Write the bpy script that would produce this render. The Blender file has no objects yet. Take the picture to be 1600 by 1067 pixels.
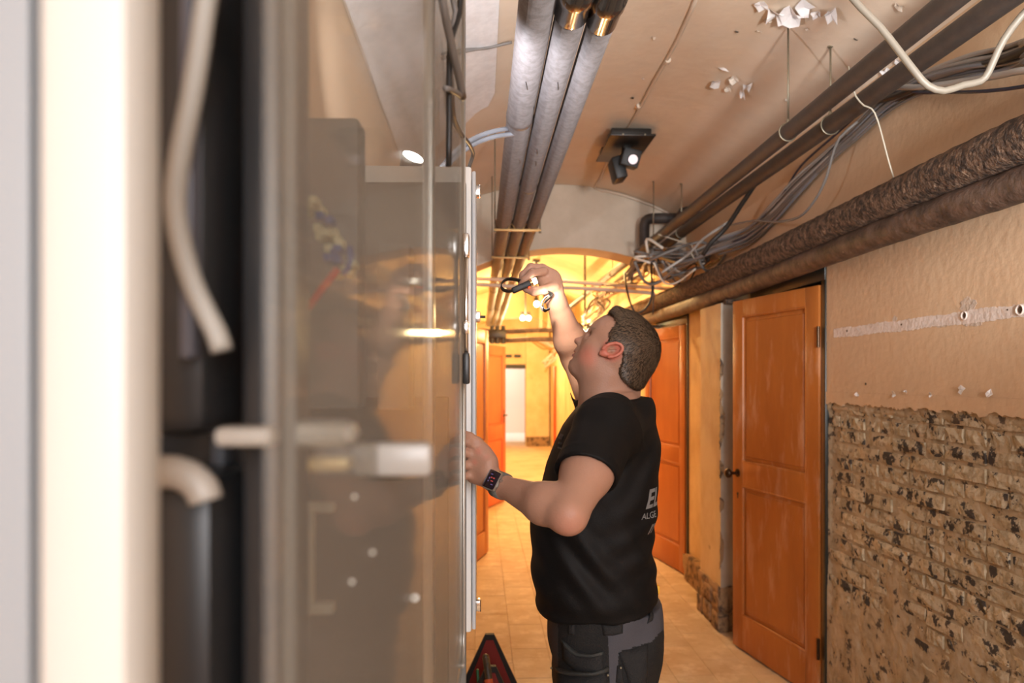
import bpy, bmesh, math, random
import numpy as np
from mathutils import Vector, Matrix, noise
from mathutils.bvhtree import BVHTree
random.seed(7)
SC = bpy.context.scene
COL = SC.collection
PI = math.pi

# ------------------------------------------------------------------ camera, world, lights, exposure
FPX, CXP, CYP = 1150.0, 800.0, 592.0
YAW = math.atan(50/1150)
EYE = 1.56
cam_d = bpy.data.cameras.new('camera'); cam = bpy.data.objects.new('camera', cam_d); COL.objects.link(cam)
cam.location = (0, 0, EYE); cam.rotation_euler = (PI/2, 0, -YAW)
cam_d.sensor_width = 36.0; cam_d.lens = 36.0*FPX/1600
cam_d.shift_y = (592-533.5)/1600
cam_d.clip_start = 0.02; cam_d.clip_end = 100
cam_d.dof.use_dof = True; cam_d.dof.focus_distance = 1.78; cam_d.dof.aperture_fstop = 3.6
SC.camera = cam

w = bpy.data.worlds.new('world'); SC.world = w; w.use_nodes = True
w.node_tree.nodes['Background'].inputs[0].default_value = (1, .93, .85, 1)
w.node_tree.nodes['Background'].inputs[1].default_value = 0.0

SC.view_settings.view_transform = 'Standard'; SC.view_settings.look = 'None'
SC.view_settings.exposure = 0.38; SC.view_settings.gamma = 1.0
SC.view_settings.use_curve_mapping = False

def light(name, kind, loc, energy, color, size=.1, aim=None, spot=None, size_y=None):
    d = bpy.data.lights.new(name, kind); d.energy = energy; d.color = color
    if kind == 'AREA':
        d.size = size
        if size_y: d.shape = 'RECTANGLE'; d.size_y = size_y
    elif kind in ('POINT', 'SPOT'): d.shadow_soft_size = size
    if kind == 'SPOT': d.spot_size = math.radians(spot); d.spot_blend = .6
    o = bpy.data.objects.new(name, d); COL.objects.link(o); o.location = loc
    if aim is not None:
        o.rotation_euler = (Vector(aim)-Vector(loc)).to_track_quat('-Z', 'Y').to_euler()
    return o

# ------------------------------------------------------------------ placing helpers
CA, SA = math.cos(YAW), math.sin(YAW)
def W(px, py, d):
    """world point that lies d metres in front of the camera under a pixel of the photograph"""
    xc, zc = (px-CXP)/FPX*d, (CYP-py)/FPX*d
    return Vector((xc*CA + d*SA, d*CA - xc*SA, EYE+zc))
def depth_at_x(px, x):
    return x/((px-CXP)/FPX*CA + SA)
def WX(px, py, x): return W(px, py, depth_at_x(px, x))
def WY(px, py, y):
    return W(px, py, y/(CA-(px-CXP)/FPX*SA))
VC, VR, VZ = .60, 2.0, 3.10      # vault: centre, radius, crown height
def vault_z(x): return VZ - VR + math.sqrt(max(VR*VR-(x-VC)**2, 0))
def WV(px, py, off=0.0):
    """point of the vault seen under a pixel"""
    for i in range(10, 2500):
        d = i*.01
        p = W(px, py, d)
        if p.z > vault_z(p.x)-off: return p
    return p
def WF(px, py, z=0.0):
    d = (EYE-z)*FPX/(py-CYP)
    return W(px, py, d)

# ------------------------------------------------------------------ lights
WARM = (1.0, .58, .22)
# the photographer's soft flash and an added pale fill lamp behind the camera
light('soft_flash', 'AREA', (.7, -2.5, 2.25), 80, (.97, .97, 1), 1.4, aim=(.7, 3, 1.75))
light('bounced_flash', 'SPOT', (1.10, .1, 1.8), 270, (1, .98, .96), .15, aim=(1.0, 3.5, 3.1), spot=68)
light('added_rear_fill', 'AREA', (-.05, -1.6, 1.75), 5, (.93, .96, 1), .7, aim=(-.2, .6, 1.5))
# white work light beside the wall cabinet
light('work_light_beam', 'SPOT', (-.155, 1.90, 2.145), 34, (.93, .93, 1), .02, aim=(.12, 2.9, 3.05), spot=115)
# warm halogen lamps of the bays beyond the arch
light('halogen_bay_two', 'POINT', (.85, 7.0, 2.90), 100, WARM, .03)
light('halogen_behind_head', 'POINT', (1.05, 8.6, 2.1), 52, WARM, .03)
light('halogen_bay_three', 'POINT', (.6, 11.0, 2.5), 135, (1, .66, .29), .03)
light('halogen_bay_four', 'POINT', (.7, 14.6, 2.5), 140, (1, .68, .32), .03)
light('room_light_end', 'AREA', (.3, 20.0, 2.6), 42, (1, .86, .74), 1.2, aim=(.3, 20.5, 0))

# ------------------------------------------------------------------ material helpers
def mat(name, color, rough=.6, metal=0.0, color2=None, scale=8.0, detail=5.0, bump=0.0, bscale=None, spec=.5,
        coords='Object', lo=.4, hi=.6, vary=0.0, stretch=None, emit=None, attr=None, coat=0.0, color3=None, lo3=.6, hi3=.7, scale3=20):
    m = bpy.data.materials.new(name); m.use_nodes = True
    nt = m.node_tree; N = nt.nodes; L = nt.links
    b = N['Principled BSDF']
    b.inputs['Roughness'].default_value = rough; b.inputs['Metallic'].default_value = metal
    b.inputs['Specular IOR Level'].default_value = spec
    if coat: b.inputs['Coat Weight'].default_value = coat
    c = tuple(color)+(1,)
    b.inputs['Base Color'].default_value = c
    tc = N.new('ShaderNodeTexCoord') if coords != 'Position' else N.new('ShaderNodeNewGeometry'); src = tc.outputs[coords]
    if stretch:
        mp = N.new('ShaderNodeMapping'); mp.inputs['Scale'].default_value = stretch
        L.new(src, mp.inputs[0]); src = mp.outputs[0]
    out = None
    if attr:
        a = N.new('ShaderNodeAttribute'); a.attribute_name = attr; out = a.outputs['Color']
    def noisemix(prev, col, sc, l, h):
        n = N.new('ShaderNodeTexNoise'); n.inputs['Scale'].default_value = sc; n.inputs['Detail'].default_value = detail
        n.inputs['Roughness'].default_value = .65
        L.new(src, n.inputs['Vector'])
        r = N.new('ShaderNodeMapRange'); r.inputs['From Min'].default_value = l; r.inputs['From Max'].default_value = h
        L.new(n.outputs['Fac'], r.inputs['Value'])
        mx = N.new('ShaderNodeMix'); mx.data_type = 'RGBA'
        L.new(r.outputs[0], mx.inputs['Factor'])
        if prev is None: mx.inputs['A'].default_value = c
        else: L.new(prev, mx.inputs['A'])
        mx.inputs['B'].default_value = tuple(col)+(1,)
        return mx.outputs['Result']
    if color2 is not None: out = noisemix(out, color2, scale, lo, hi)
    if color3 is not None: out = noisemix(out, color3, scale3, lo3, hi3)
    if vary:
        oi = N.new('ShaderNodeObjectInfo'); r = N.new('ShaderNodeMapRange')
        r.inputs['To Min'].default_value = 1-vary; r.inputs['To Max'].default_value = 1+vary
        L.new(oi.outputs['Random'], r.inputs['Value'])
        h = N.new('ShaderNodeHueSaturation')
        if out is None: h.inputs['Color'].default_value = c
        else: L.new(out, h.inputs['Color'])
        L.new(r.outputs[0], h.inputs['Value']); out = h.outputs[0]
    if out is not None: L.new(out, b.inputs['Base Color'])
    if bump:
        n2 = N.new('ShaderNodeTexNoise'); n2.inputs['Scale'].default_value = bscale or scale*3
        n2.inputs['Detail'].default_value = 6
        L.new(src, n2.inputs['Vector'])
        bp = N.new('ShaderNodeBump'); bp.inputs['Strength'].default_value = bump; bp.inputs['Distance'].default_value = .01
        L.new(n2.outputs['Fac'], bp.inputs['Height']); L.new(bp.outputs[0], b.inputs['Normal'])
    if emit:
        b.inputs['Emission Color'].default_value = tuple(emit[0])+(1,); b.inputs['Emission Strength'].default_value = emit[1]
    return m

def acrylic(name, tint=(.93, .93, .92), rough=.02, ior=1.33, haze=.10, hazecol=(.6, .58, .54)):
    """clear plastic: Fresnel reflection on the outer side only, a little haze of dust"""
    m = bpy.data.materials.new(name); m.use_nodes = True
    nt = m.node_tree; N = nt.nodes; L = nt.links
    N.remove(N['Principled BSDF'])
    tr = N.new('ShaderNodeBsdfTransparent'); tr.inputs[0].default_value = tuple(tint)+(1,)
    gl = N.new('ShaderNodeBsdfGlossy'); gl.inputs['Roughness'].default_value = rough; gl.inputs[0].default_value = (.85, .85, .85, 1)
    df = N.new('ShaderNodeBsdfDiffuse'); df.inputs[0].default_value = tuple(hazecol)+(1,)
    fr = N.new('ShaderNodeFresnel'); fr.inputs[0].default_value = ior
    ge = N.new('ShaderNodeNewGeometry'); inv = N.new('ShaderNodeMath'); inv.operation = 'SUBTRACT'; inv.inputs[0].default_value = 1.0
    mu = N.new('ShaderNodeMath'); mu.operation = 'MULTIPLY'
    L.new(ge.outputs['Backfacing'], inv.inputs[1]); L.new(inv.outputs[0], mu.inputs[0]); L.new(fr.outputs[0], mu.inputs[1])
    m0 = N.new('ShaderNodeMixShader'); m0.inputs[0].default_value = haze
    L.new(tr.outputs[0], m0.inputs[1]); L.new(df.outputs[0], m0.inputs[2])
    mx = N.new('ShaderNodeMixShader')
    L.new(mu.outputs[0], mx.inputs[0]); L.new(m0.outputs[0], mx.inputs[1]); L.new(gl.outputs[0], mx.inputs[2])
    L.new(mx.outputs[0], N['Material Output'].inputs[0])
    return m

# ------------------------------------------------------------------ object helpers
def link(o, parent=None):
    COL.objects.link(o)
    if parent is not None: o.parent = parent
    return o
def tag(o, label=None, cat=None, group=None, kind=None):
    if label: o['label'] = label
    if cat: o['category'] = cat
    if group: o['group'] = group
    if kind: o['kind'] = kind
    return o
def thing(name, label, cat, loc=(0, 0, 0), group=None):
    o = bpy.data.objects.new(name, None); o.empty_display_size = .05
    o.location = loc; link(o); return tag(o, label, cat, group)
def mesh_obj(name, me, m=None, parent=None, smooth=False):
    o = bpy.data.objects.new(name, me)
    if m is not None:
        for mm in (m if isinstance(m, (list, tuple)) else [m]): me.materials.append(mm)
    if smooth: me.polygons.foreach_set('use_smooth', [True]*len(me.polygons))
    link(o, parent)
    if parent is not None and parent.type == 'EMPTY':   # vertices are given in world space
        o.matrix_parent_inverse = Matrix.Translation(-Vector(parent.location))
    elif parent is not None and parent.parent is not None:
        pass
    return o
def bobj(name, bm, m=None, parent=None, smooth=False, autosmooth=None):
    me = bpy.data.meshes.new(name); bm.to_mesh(me); bm.free()
    o = mesh_obj(name, me, m, parent, smooth)
    if autosmooth: smooth_angle(me, autosmooth)
    return o
def smooth_angle(me, deg=35):
    me.polygons.foreach_set('use_smooth', [True]*len(me.polygons))
    bm = bmesh.new(); bm.from_mesh(me)
    for e in bm.edges:
        if len(e.link_faces) == 2 and e.calc_face_angle(0) > math.radians(deg): e.smooth = False
    bm.to_mesh(me); bm.free()
def box(bm, lo, hi, M=None, bevel=0.0, seg=2):
    lo, hi = Vector(lo), Vector(hi)
    r = bmesh.ops.create_cube(bm, size=1)
    vs = r['verts']
    T = Matrix.Translation((lo+hi)/2) @ Matrix.Diagonal(list(hi-lo)+[1])
    bmesh.ops.transform(bm, matrix=T, verts=vs)
    if bevel:
        es = list({e for v in vs for e in v.link_edges})
        r2 = bmesh.ops.bevel(bm, geom=es, offset=bevel, segments=seg, affect='EDGES', profile=.5)
        vs = list({v for f in r2['faces'] for v in f.verts} | {v for v in vs if v.is_valid})
    if M is not None: bmesh.ops.transform(bm, matrix=M, verts=vs)
    return vs
def boxobj(name, lo, hi, m, parent=None, M=None, bevel=0.0):
    bm = bmesh.new(); box(bm, lo, hi, M, bevel); return bobj(name, bm, m, parent, autosmooth=40 if bevel else None)
def cyl(bm, p0, p1, r0, r1=None, n=20, cap=True):
    p0, p1 = Vector(p0), Vector(p1); r1 = r0 if r1 is None else r1
    d = p1-p0
    q = d.to_track_quat('Z', 'Y').to_matrix().to_4x4()
    r = bmesh.ops.create_cone(bm, cap_ends=cap, cap_tris=False, segments=n, radius1=r0, radius2=r1, depth=d.length)
    bmesh.ops.transform(bm, matrix=Matrix.Translation((p0+p1)/2) @ q, verts=r['verts'])
    return r['verts']
def cylobj(name, p0, p1, r, m, parent=None, r1=None, n=20):
    bm = bmesh.new(); cyl(bm, p0, p1, r, r1, n); return bobj(name, bm, m, parent, autosmooth=40)
def catmull(P, step=.02):
    P = [Vector(p) for p in P]
    if len(P) < 3:
        n = max(2, int((P[1]-P[0]).length/step)); return [P[0].lerp(P[1], i/n) for i in range(n+1)]
    Q = [P[0]*2-P[1]]+P+[P[-1]*2-P[-2]]
    out = []
    for i in range(1, len(Q)-2):
        a, b, c, d = Q[i-1:i+3]
        n = max(2, int((c-b).length/step))
        for k in range(n):
            t = k/n
            out.append(.5*((2*b)+(-a+c)*t+(2*a-5*b+4*c-d)*t*t+(-a+3*b-3*c+d)*t**3))
    out.append(P[-1]); return out
def sweep(bm, pts, rad, n=8, cap=True, flat=None, disp=None):
    """tube along pts; rad a number or list; flat=(w,t) gives a strap"""
    pts = [Vector(p) for p in pts]
    T = [(pts[min(i+1, len(pts)-1)]-pts[max(i-1, 0)]).normalized() for i in range(len(pts))]
    up = Vector((0, 0, 1)) if abs(T[0].z) < .9 else Vector((1, 0, 0))
    u = (up - T[0]*up.dot(T[0])).normalized()
    rings = []
    for i, p in enumerate(pts):
        u = (u - T[i]*u.dot(T[i])).normalized(); v = T[i].cross(u)
        r = rad[i] if isinstance(rad, (list, tuple)) else rad
        ring = []
        for k in range(n):
            a = 2*PI*k/n
            if flat:
                ca, sa = math.cos(a), math.sin(a)
                q = p + u*(flat[0]/2*(abs(ca)**.3)*(1 if ca > 0 else -1)) + v*(flat[1]/2*(abs(sa)**.3)*(1 if sa > 0 else -1))
            else:
                rr = r
                d = (u*math.cos(a)+v*math.sin(a))
                if disp: rr = r*(1+disp(p+d*r))
                q = p + d*rr
            ring.append(bm.verts.new(q))
        rings.append(ring)
    for i in range(len(rings)-1):
        for k in range(n):
            bm.faces.new((rings[i][k], rings[i][(k+1) % n], rings[i+1][(k+1) % n], rings[i+1][k]))
    if cap:
        bm.faces.new(rings[0][::-1]); bm.faces.new(rings[-1])
def tube(name, P, r, m, parent=None, n=8, step=.03, disp=None, curved=True, flat=None):
    bm = bmesh.new()
    pts = catmull(P, step) if curved else [Vector(p) for p in P]
    sweep(bm, pts, r, n, disp=disp, flat=flat)
    bmesh.ops.recalc_face_normals(bm, faces=bm.faces)
    return bobj(name, bm, m, parent, smooth=True)
def prism(bm, poly, fn0, fn1):
    """solid between two images of a 2D polygon"""
    a = [bm.verts.new(fn0(x, y)) for x, y in poly]; b = [bm.verts.new(fn1(x, y)) for x, y in poly]
    n = len(poly); bm.faces.new(a); bm.faces.new(b[::-1])
    for i in range(n): bm.faces.new((a[i], b[i], b[(i+1) % n], a[(i+1) % n]))
    bmesh.ops.recalc_face_normals(bm, faces=bm.faces)
# ================================================================== MATERIALS
M_plaster = mat('vault_plaster', (.76, .64, .51), .75, color2=(.71, .58, .45), scale=1.6, bump=.25, bscale=14, color3=(.70, .60, .49), scale3=3.1, lo3=.52, hi3=.72)
M_wall = mat('ochre_plaster', (.68, .49, .32), .8, color2=(.64, .45, .29), scale=2.2, bump=.25, bscale=30)
M_wall_far = mat('yellow_plaster', (.74, .58, .34), .8, color2=(.66, .48, .25), scale=2.5, bump=.2, bscale=20, color3=(.42, .27, .14), scale3=6, lo3=.66, hi3=.75)
M_rib = mat('arch_plaster', (.62, .54, .44), .8, color2=(.56, .48, .38), scale=3, bump=.2, bscale=25)
M_mortar = mat('smeared_mortar', (.50, .40, .275), .95, color2=(.37, .285, .18), scale=9, bump=.9, bscale=28, color3=(.10, .075, .055), scale3=18, lo3=.58, hi3=.62)
M_brick = mat('limewashed_brick', (.54, .45, .315), .92, color2=(.37, .295, .19), scale=31, lo=.48, hi=.60, bump=.8, bscale=50, vary=.12,
              color3=(.055, .045, .040), scale3=15, lo3=.54, hi3=.575, detail=7, coords='Position')
M_brick_red = mat('bare_red_brick', (.18, .075, .05), .9, color2=(.05, .035, .03), scale=17, lo=.52, hi=.6, bump=.9, bscale=45)
M_tile = mat('dusty_clay_floor_tile', (.58, .44, .28), .7, color2=(.46, .31, .17), scale=3.2, lo=.45, hi=.7, coords='Position', bump=.15, bscale=25, vary=.06,
             color3=(.70, .57, .40), scale3=7, lo3=.5, hi3=.7)
M_floor = mat('dusty_clay_floor', (.58, .44, .28), .7, color2=(.46, .31, .17), scale=2.4, lo=.45, hi=.7, bump=.15, bscale=18)
M_stone = mat('dirty_stone_plinth', (.34, .22, .12), .95, color2=(.09, .06, .045), scale=13, lo=.48, hi=.6, bump=1, bscale=22)
M_greywall = mat('grey_beige_pier_front', (.50, .44, .36), .8, color2=(.44, .37, .29), scale=5, bump=.15, bscale=30)
M_scar = mat('bare_grey_plaster', (.80, .71, .66), .9, color2=(.70, .60, .54), scale=15, bump=.4, bscale=60)
M_scar2 = mat('grey_filler', (.56, .47, .40), .95, color2=(.62, .50, .40), scale=25, bump=.5, bscale=60)
M_paint_dark = mat('green_black_frame_paint', (.012, .016, .014), .35, bump=.05)
M_brass = mat('brown_glossy_jamb', (.20, .115, .045), .35, color2=(.14, .075, .03), scale=6, stretch=(1, 1, .1))
M_door = mat('orange_brown_door_paint', (.47, .155, .030), .40, color2=(.38, .115, .022), scale=3, stretch=(1, 1, .25), bump=.12, bscale=30,
             color3=(.66, .38, .24), scale3=11, lo3=.53, hi3=.86, coords='Object', spec=.4)
M_door_far = mat('orange_door_paint_far', (.55, .18, .04), .4, color2=(.48, .14, .03), scale=3, stretch=(1, 1, .3), bump=.1)
M_black = mat('matt_black', (.012, .012, .013), .5)
M_blackplastic = mat('black_moulded_plastic', (.022, .022, .023), .38)
M_knob = mat('dark_bronze_knob', (.06, .035, .02), .3, metal=.8)
M_paper = mat('white_flaking_paint', (.82, .80, .80), .8, color2=(.74, .72, .72), scale=20)
M_flake = mat('flaking_cream_paint', (.74, .68, .60), .8, color2=(.6, .5, .4), scale=20)
M_void = mat('painted_door_gap_shade', (.02, .015, .01), .9)

XL, XR = -.45, 1.64
Y0, Y1 = -3.2, 17.2
# ================================================================== STRUCTURE
def struct(name, bm, m, parent=None, **k):
    o = bobj(name, bm, m, parent, **k)
    if parent is None: o['kind'] = 'structure'
    return o
# floor slab and tiles
bm = bmesh.new(); box(bm, (XL-.3, Y0-.2, -.2), (XR+.5, Y1+4.5, -.004)); floor = struct('floor', bm, M_floor)
# far part of the floor as a thin screed level with the tiles
bm = bmesh.new(); box(bm, (XL-.3, 9.38, -.012), (XR+.5, Y1+4.5, -.001)); struct('floor_screed', bm, M_floor, floor)
def tile_mesh(sx, sy, s):
    rnd = random.Random(s); bm = bmesh.new()
    g = .0012
    lo, hi = (-sx/2+g, -sy/2+g, -.012), (sx/2-g, sy/2-g, 0)
    vs = box(bm, lo, hi)
    top = [f for f in bm.faces if f.normal.z > .9]
    bmesh.ops.bevel(bm, geom=[e for f in top for e in f.edges], offset=.002, segments=1, affect='EDGES')
    for v in bm.verts:
        if v.co.z > -.001: v.co.z += rnd.uniform(-.0006, .0003)
    me = bpy.data.meshes.new('floor_tile'); bm.to_mesh(me); bm.free(); me.materials.append(M_tile); return me
TS, TL = .21, .42
tms = [tile_mesh(TS, TL, i) for i in range(5)]
ny = 0
for r in range(15):
    y = 3.3 + r*TL + TL/2
    for c in range(10):
        x = XL+.0 + c*TS + TS/2
        off = (c % 2)*TL/2
        o = bpy.data.objects.new('floor_tile', tms[(r*7+c*3) % 5]); o.location = (x, y+off-.1, 0)
        link(o, floor)
# near floor tiles out of view as plain screed
bm = bmesh.new(); box(bm, (XL-.3, Y0-.2, -.006), (XR+.5, 3.2, -.002)); struct('floor_screed', bm, M_floor, floor)

# vault
def vault(y0, y1, ny=2, amp=.006):
    bm = bmesh.new(); nx = 40; grid = []
    for j in range(ny+1):
        y = y0+(y1-y0)*j/ny; row = []
        for i in range(nx+1):
            x = XL-.02 + (XR-XL+.04)*i/nx
            z = vault_z(x) + amp*noise.noise(Vector((x*1.5, y*1.5, 0)))
            row.append(bm.verts.new((x, y, z)))
        grid.append(row)
    for j in range(ny):
        for i in range(nx): bm.faces.new((grid[j][i], grid[j][i+1], grid[j+1][i+1], grid[j+1][i]))
    r = bmesh.ops.extrude_face_region(bm, geom=list(bm.faces))
    for v in r['geom']:
        if isinstance(v, bmesh.types.BMVert): v.co.z += .18
    bmesh.ops.recalc_face_normals(bm, faces=bm.faces)
    return bm
ceiling = struct('ceiling', vault(Y0, 5.8, 60), M_plaster, smooth=True)
smooth_angle(ceiling.data, 50)
c2 = struct('ceiling_bay', vault(5.8, Y1, 20, .012), M_wall_far, smooth=True); smooth_angle(c2.data, 50)

# transverse arches
def arch(y0, y1, zc, R, name, m):
    bm = bmesh.new(); n = 40; top = []; bot = []
    for i in range(n+1):
        x = XL + (XR-XL)*i/n
        top.append((x, vault_z(x)+.05)); bot.append((x, zc-R+math.sqrt(R*R-(x-.70)**2)))
    poly = bot + top[::-1]
    prism_q(bm, bot, top, y0, y1)
    return struct(name, bm, m)
def prism_q(bm, bot, top, y0, y1):
    n = len(bot); V = [[bm.verts.new((x, y, z)) for x, z in L] for y in (y0, y1) for L in (bot, top)]
    for i in range(n-1):
        for a, b in ((0, 1), (3, 2), (2, 0), (1, 3)):
            bm.faces.new((V[a][i], V[a][i+1], V[b][i+1], V[b][i]))
    for i in (0, n-1): bm.faces.new((V[0][i], V[1][i], V[3][i], V[2][i]))
    bmesh.ops.recalc_face_normals(bm, faces=bm.faces)
arch(5.8, 6.12, 2.60, 1.8, 'wall_arch', M_rib)
arch(12.6, 12.95, 2.62, 1.8, 'wall_arch_far', M_wall_far)

# walls
def wall_box(name, lo, hi, m, parent=None):
    bm = bmesh.new(); box(bm, lo, hi); return struct(name, bm, m, parent)
wl = wall_box('wall_left', (XL-.3, Y0, -.01), (XL, 6.0, 2.95), M_wall)
wall_box('wall_left_far', (XL-.3, 6.0, -.01), (XL+.25, Y1, 2.95), M_wall_far)
wall_box('wall_back', (XL-.3, Y0-.2, -.01), (XR+.5, Y0, 3.2), M_wall)
wr = wall_box('wall_right', (XR, Y0, 1.47), (XR+.3, 3.43, 3.05), M_wall)
wall_box('wall_right_backing', (XR+.042, Y0, -.01), (XR+.3, 3.43, 1.47), M_mortar, wr)
wall_box('wall_right_header', (XR, 3.43, 2.16), (XR+.3, 6.75, 3.05), M_wall, wr)
wall_box('wall_right_middle', (XR, 4.38, -.01), (XR+.3, 5.72, 2.16), M_wall_far, wr)
wall_box('wall_right_far', (XR, 6.75, -.01), (XR+.3, Y1, 3.05), M_wall_far)
wall_box('door_gap_dark', (XR+.5, 3.3, -.01), (XR+.55, 6.9, 2.3), M_void, wr)  # near-black panel paints the darkness behind the door openings
# end wall with doorway, and the pale room behind
dx0, dx1 = WY(788, 600, Y1).x, WY(821, 600, Y1).x
dz = 1.80
bm = bmesh.new()
box(bm, (XL-.3, Y1, -.01), (dx0, Y1+.25, 3.2)); box(bm, (dx1, Y1, -.01), (XR+.5, Y1+.25, 3.2)); box(bm, (dx0, Y1, dz), (dx1, Y1+.25, 3.2))
we = struct('wall_end', bm, M_wall_far)
wall_box('lintel', (dx0-.02, Y1-.02, dz), (dx1+.02, Y1+.02, dz+.10), M_black, we)
for k in range(2):
    xa = WY(789+14*k, 560, Y1).x; xb = WY(800+14*k, 560, Y1).x
    bm = bmesh.new(); box(bm, (xa, Y1-.02, 2.06), (xb, Y1-.001, 2.13))
    for q in range(3): box(bm, (xa, Y1-.03, 2.07+.02*q), (xb, Y1-.02, 2.078+.02*q))
    struct('air_vent', bm, M_black, we)
xa, xb = WY(822, 600, Y1-.2).x, WY(858, 600, Y1-.2).x
wall_box('pilaster', (xa, Y1-.16, .22), (xb, Y1, 2.75), M_wall_far, we)
wall_box('plinth', (xa+.02, Y1-.18, -.01), (xb, Y1, .22), M_stone, we)
M_pink = mat('pale_pink_room_wall', (.86, .74, .66), .8, bump=.1)
M_white = mat('white_screed', (.86, .84, .84), .6)
bm = bmesh.new()
box(bm, (-1.2, 21.2, -.01), (1.9, 21.4, 3.0)); box(bm, (-1.4, 17.45, -.01), (-1.2, 21.4, 3.0)); box(bm, (1.9, 17.45, -.01), (2.1, 21.4, 3.0)); box(bm, (-1.4, 17.45, 2.9), (2.1, 21.4, 3.1))
struct('wall_end_room', bm, M_pink)
bm = bmesh.new(); box(bm, (-1.2, 18.2, -.001), (1.9, 21.2, .012)); struct('floor_end_room', bm, M_white)

# pier between the doors
pier = thing('trim_3', None, None, (1.56, 4.7, 0)); pier['kind'] = 'structure'
def rough_box(bm, lo, hi, amp, seed, cuts=6):
    vs = box(bm, lo, hi)
    es = list({e for v in vs for e in v.link_edges})
    bmesh.ops.subdivide_edges(bm, edges=es, cuts=cuts, use_grid_fill=True)
    for v in bm.verts:
        nv = noise.noise_vector(v.co*14+Vector((seed, 0, 0))); v.co += Vector(nv)*amp
bm = bmesh.new(); rough_box(bm, (1.49, 4.50, .26), (XR+.02, 4.92, 2.03), .003, 3, 10); bobj('pier_shaft', bm, [M_wall_far, M_greywall], pier)
sh = [o for o in pier.children if o.name.startswith('pier_shaft')][0]
for p in sh.data.polygons:
    if p.normal.y < -.7: p.material_index = 1  # faces turned to the camera take the greyer tone
bm = bmesh.new(); rough_box(bm, (1.478, 4.485, -.01), (XR+.02, 4.95, .27), .016, 5, 8); bobj('pier_plinth', bm, M_stone, pier, smooth=True)
# stone blocks showing at the plinth
for k, (y0, y1, z0, z1) in enumerate(((4.47, 4.62, 0, .11), (4.47, 4.6, .12, .23), (4.64, 4.8, .02, .13), (4.62, 4.83, .14, .24), (4.82, 4.94, .0, .12))):
    bm = bmesh.new(); rough_box(bm, (1.468, y0, z0), (1.53, y1-.01, z1-.01), .006, 20+k, 3); bobj('stone', bm, M_stone, pier, smooth=True)
# crumbled edge running up the pier corner
def blob_patch(name, pts, m, parent, thick, fn, wob=.004, seed=0):
    """irregular flat patch: 2D outline -> slab laid on a surface by fn(u, v, h)"""
    bm = bmesh.new(); rnd = random.Random(seed)
    out = []
    for i in range(len(pts)):
        a, b = pts[i], pts[(i+1) % len(pts)]
        L = math.hypot(b[0]-a[0], b[1]-a[1]); n = max(1, int(L/(wob*3.5)))
        for k in range(n):
            t = k/n
            out.append((a[0]+(b[0]-a[0])*t+rnd.uniform(-wob, wob), a[1]+(b[1]-a[1])*t+rnd.uniform(-wob, wob)))
    prism(bm, out, lambda u, v: fn(u, v, thick), lambda u, v: fn(u, v, -.002))
    return bobj(name, bm, m, parent)
for k, (zc, hh, ww) in enumerate(((1.28, .16, .022), (1.0, .06, .018), (.78, .05, .02), (.5, .12, .016), (1.62, .07, .015), (1.46, .05, .012))):
    blob_patch('plaster_scar', [(-ww*.3, zc-hh), (ww, zc-hh*.4), (ww*1.2, zc+hh*.4), (-ww*.2, zc+hh)], M_stone, pier, .004,
               lambda u, v, h: Vector((1.488+u, 4.497-h, v)), .003, k)

# skirting of rough stone along the right wall between doors
bm = bmesh.new(); rough_box(bm, (XR-.05, 4.95, -.01), (XR+.02, 5.70, .20), .014, 9, 8); struct('baseboard_right', bm, M_stone, smooth=True)

# ---------------- white scar strip of an old conduit on the near right wall
def onwall(y, z, h): return Vector((XR-h, y, z))
def wyz(px, py): p = WX(px, py, XR); return p.y, p.z
A = wyz(1303, 521); B = wyz(1640, 479); B = (A[0]+(B[0]-A[0])*1.9, A[1]+(B[1]-A[1])*1.9)
def strip_pt(t, s): return (A[0]+(B[0]-A[0])*t, A[1]+(B[1]-A[1])*t+s)
top = [strip_pt(t/24, .020+.003*math.sin(t*2.1)) for t in range(25)]; bot = [strip_pt(t/24, -.022+.003*math.cos(t*1.7)) for t in range(25)]
blob_patch('plaster_scar', top+bot[::-1], M_scar, wr, .0015, onwall, .0025, 3)
def scar_blob(px, py, ru, rv, m, seed, th=.002):
    y, z = wyz(px, py); rnd = random.Random(seed)
    pts = [(y+ru*math.cos(a)*rnd.uniform(.7, 1.1), z+rv*math.sin(a)*rnd.uniform(.7, 1.1)) for a in [2*PI*i/12 for i in range(12)]]
    return blob_patch('filler_patch', pts, m, wr, th, onwall, .002, seed)
scar_blob(1512, 476, .045, .028, M_scar2, 1, .001); scar_blob(1520, 505, .05, .014, M_scar2, 2, .001)
scar_blob(1398, 498, .02, .012, M_scar2, 4, .001); scar_blob(1475, 508, .05, .008, M_scar2, 5, .001)
M_hole = mat('screw_hole_dark', (.10, .06, .035), .9)
for px, py, r in ((1508, 493, .009), (1595, 484, .010), (1409, 507, .004), (1324, 517, .005), (1353, 600, .005), (1575, 484, .003)):
    y, z = wyz(px, py)
    bm = bmesh.new(); cyl(bm, (XR-.0026, y, z), (XR+.01, y, z), r, n=14); bobj('screw_hole', bm, M_hole, wr)
    if r > .008:
        bm = bmesh.new()
        pts = [Vector((XR-.004, y+1.5*r*math.cos(a), z+1.5*r*math.sin(a))) for a in [2*PI*i/20 for i in range(21)]]
        sweep(bm, pts, r*.28, 6, cap=False); bobj('filler_ring', bm, M_scar, wr, smooth=True)

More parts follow.
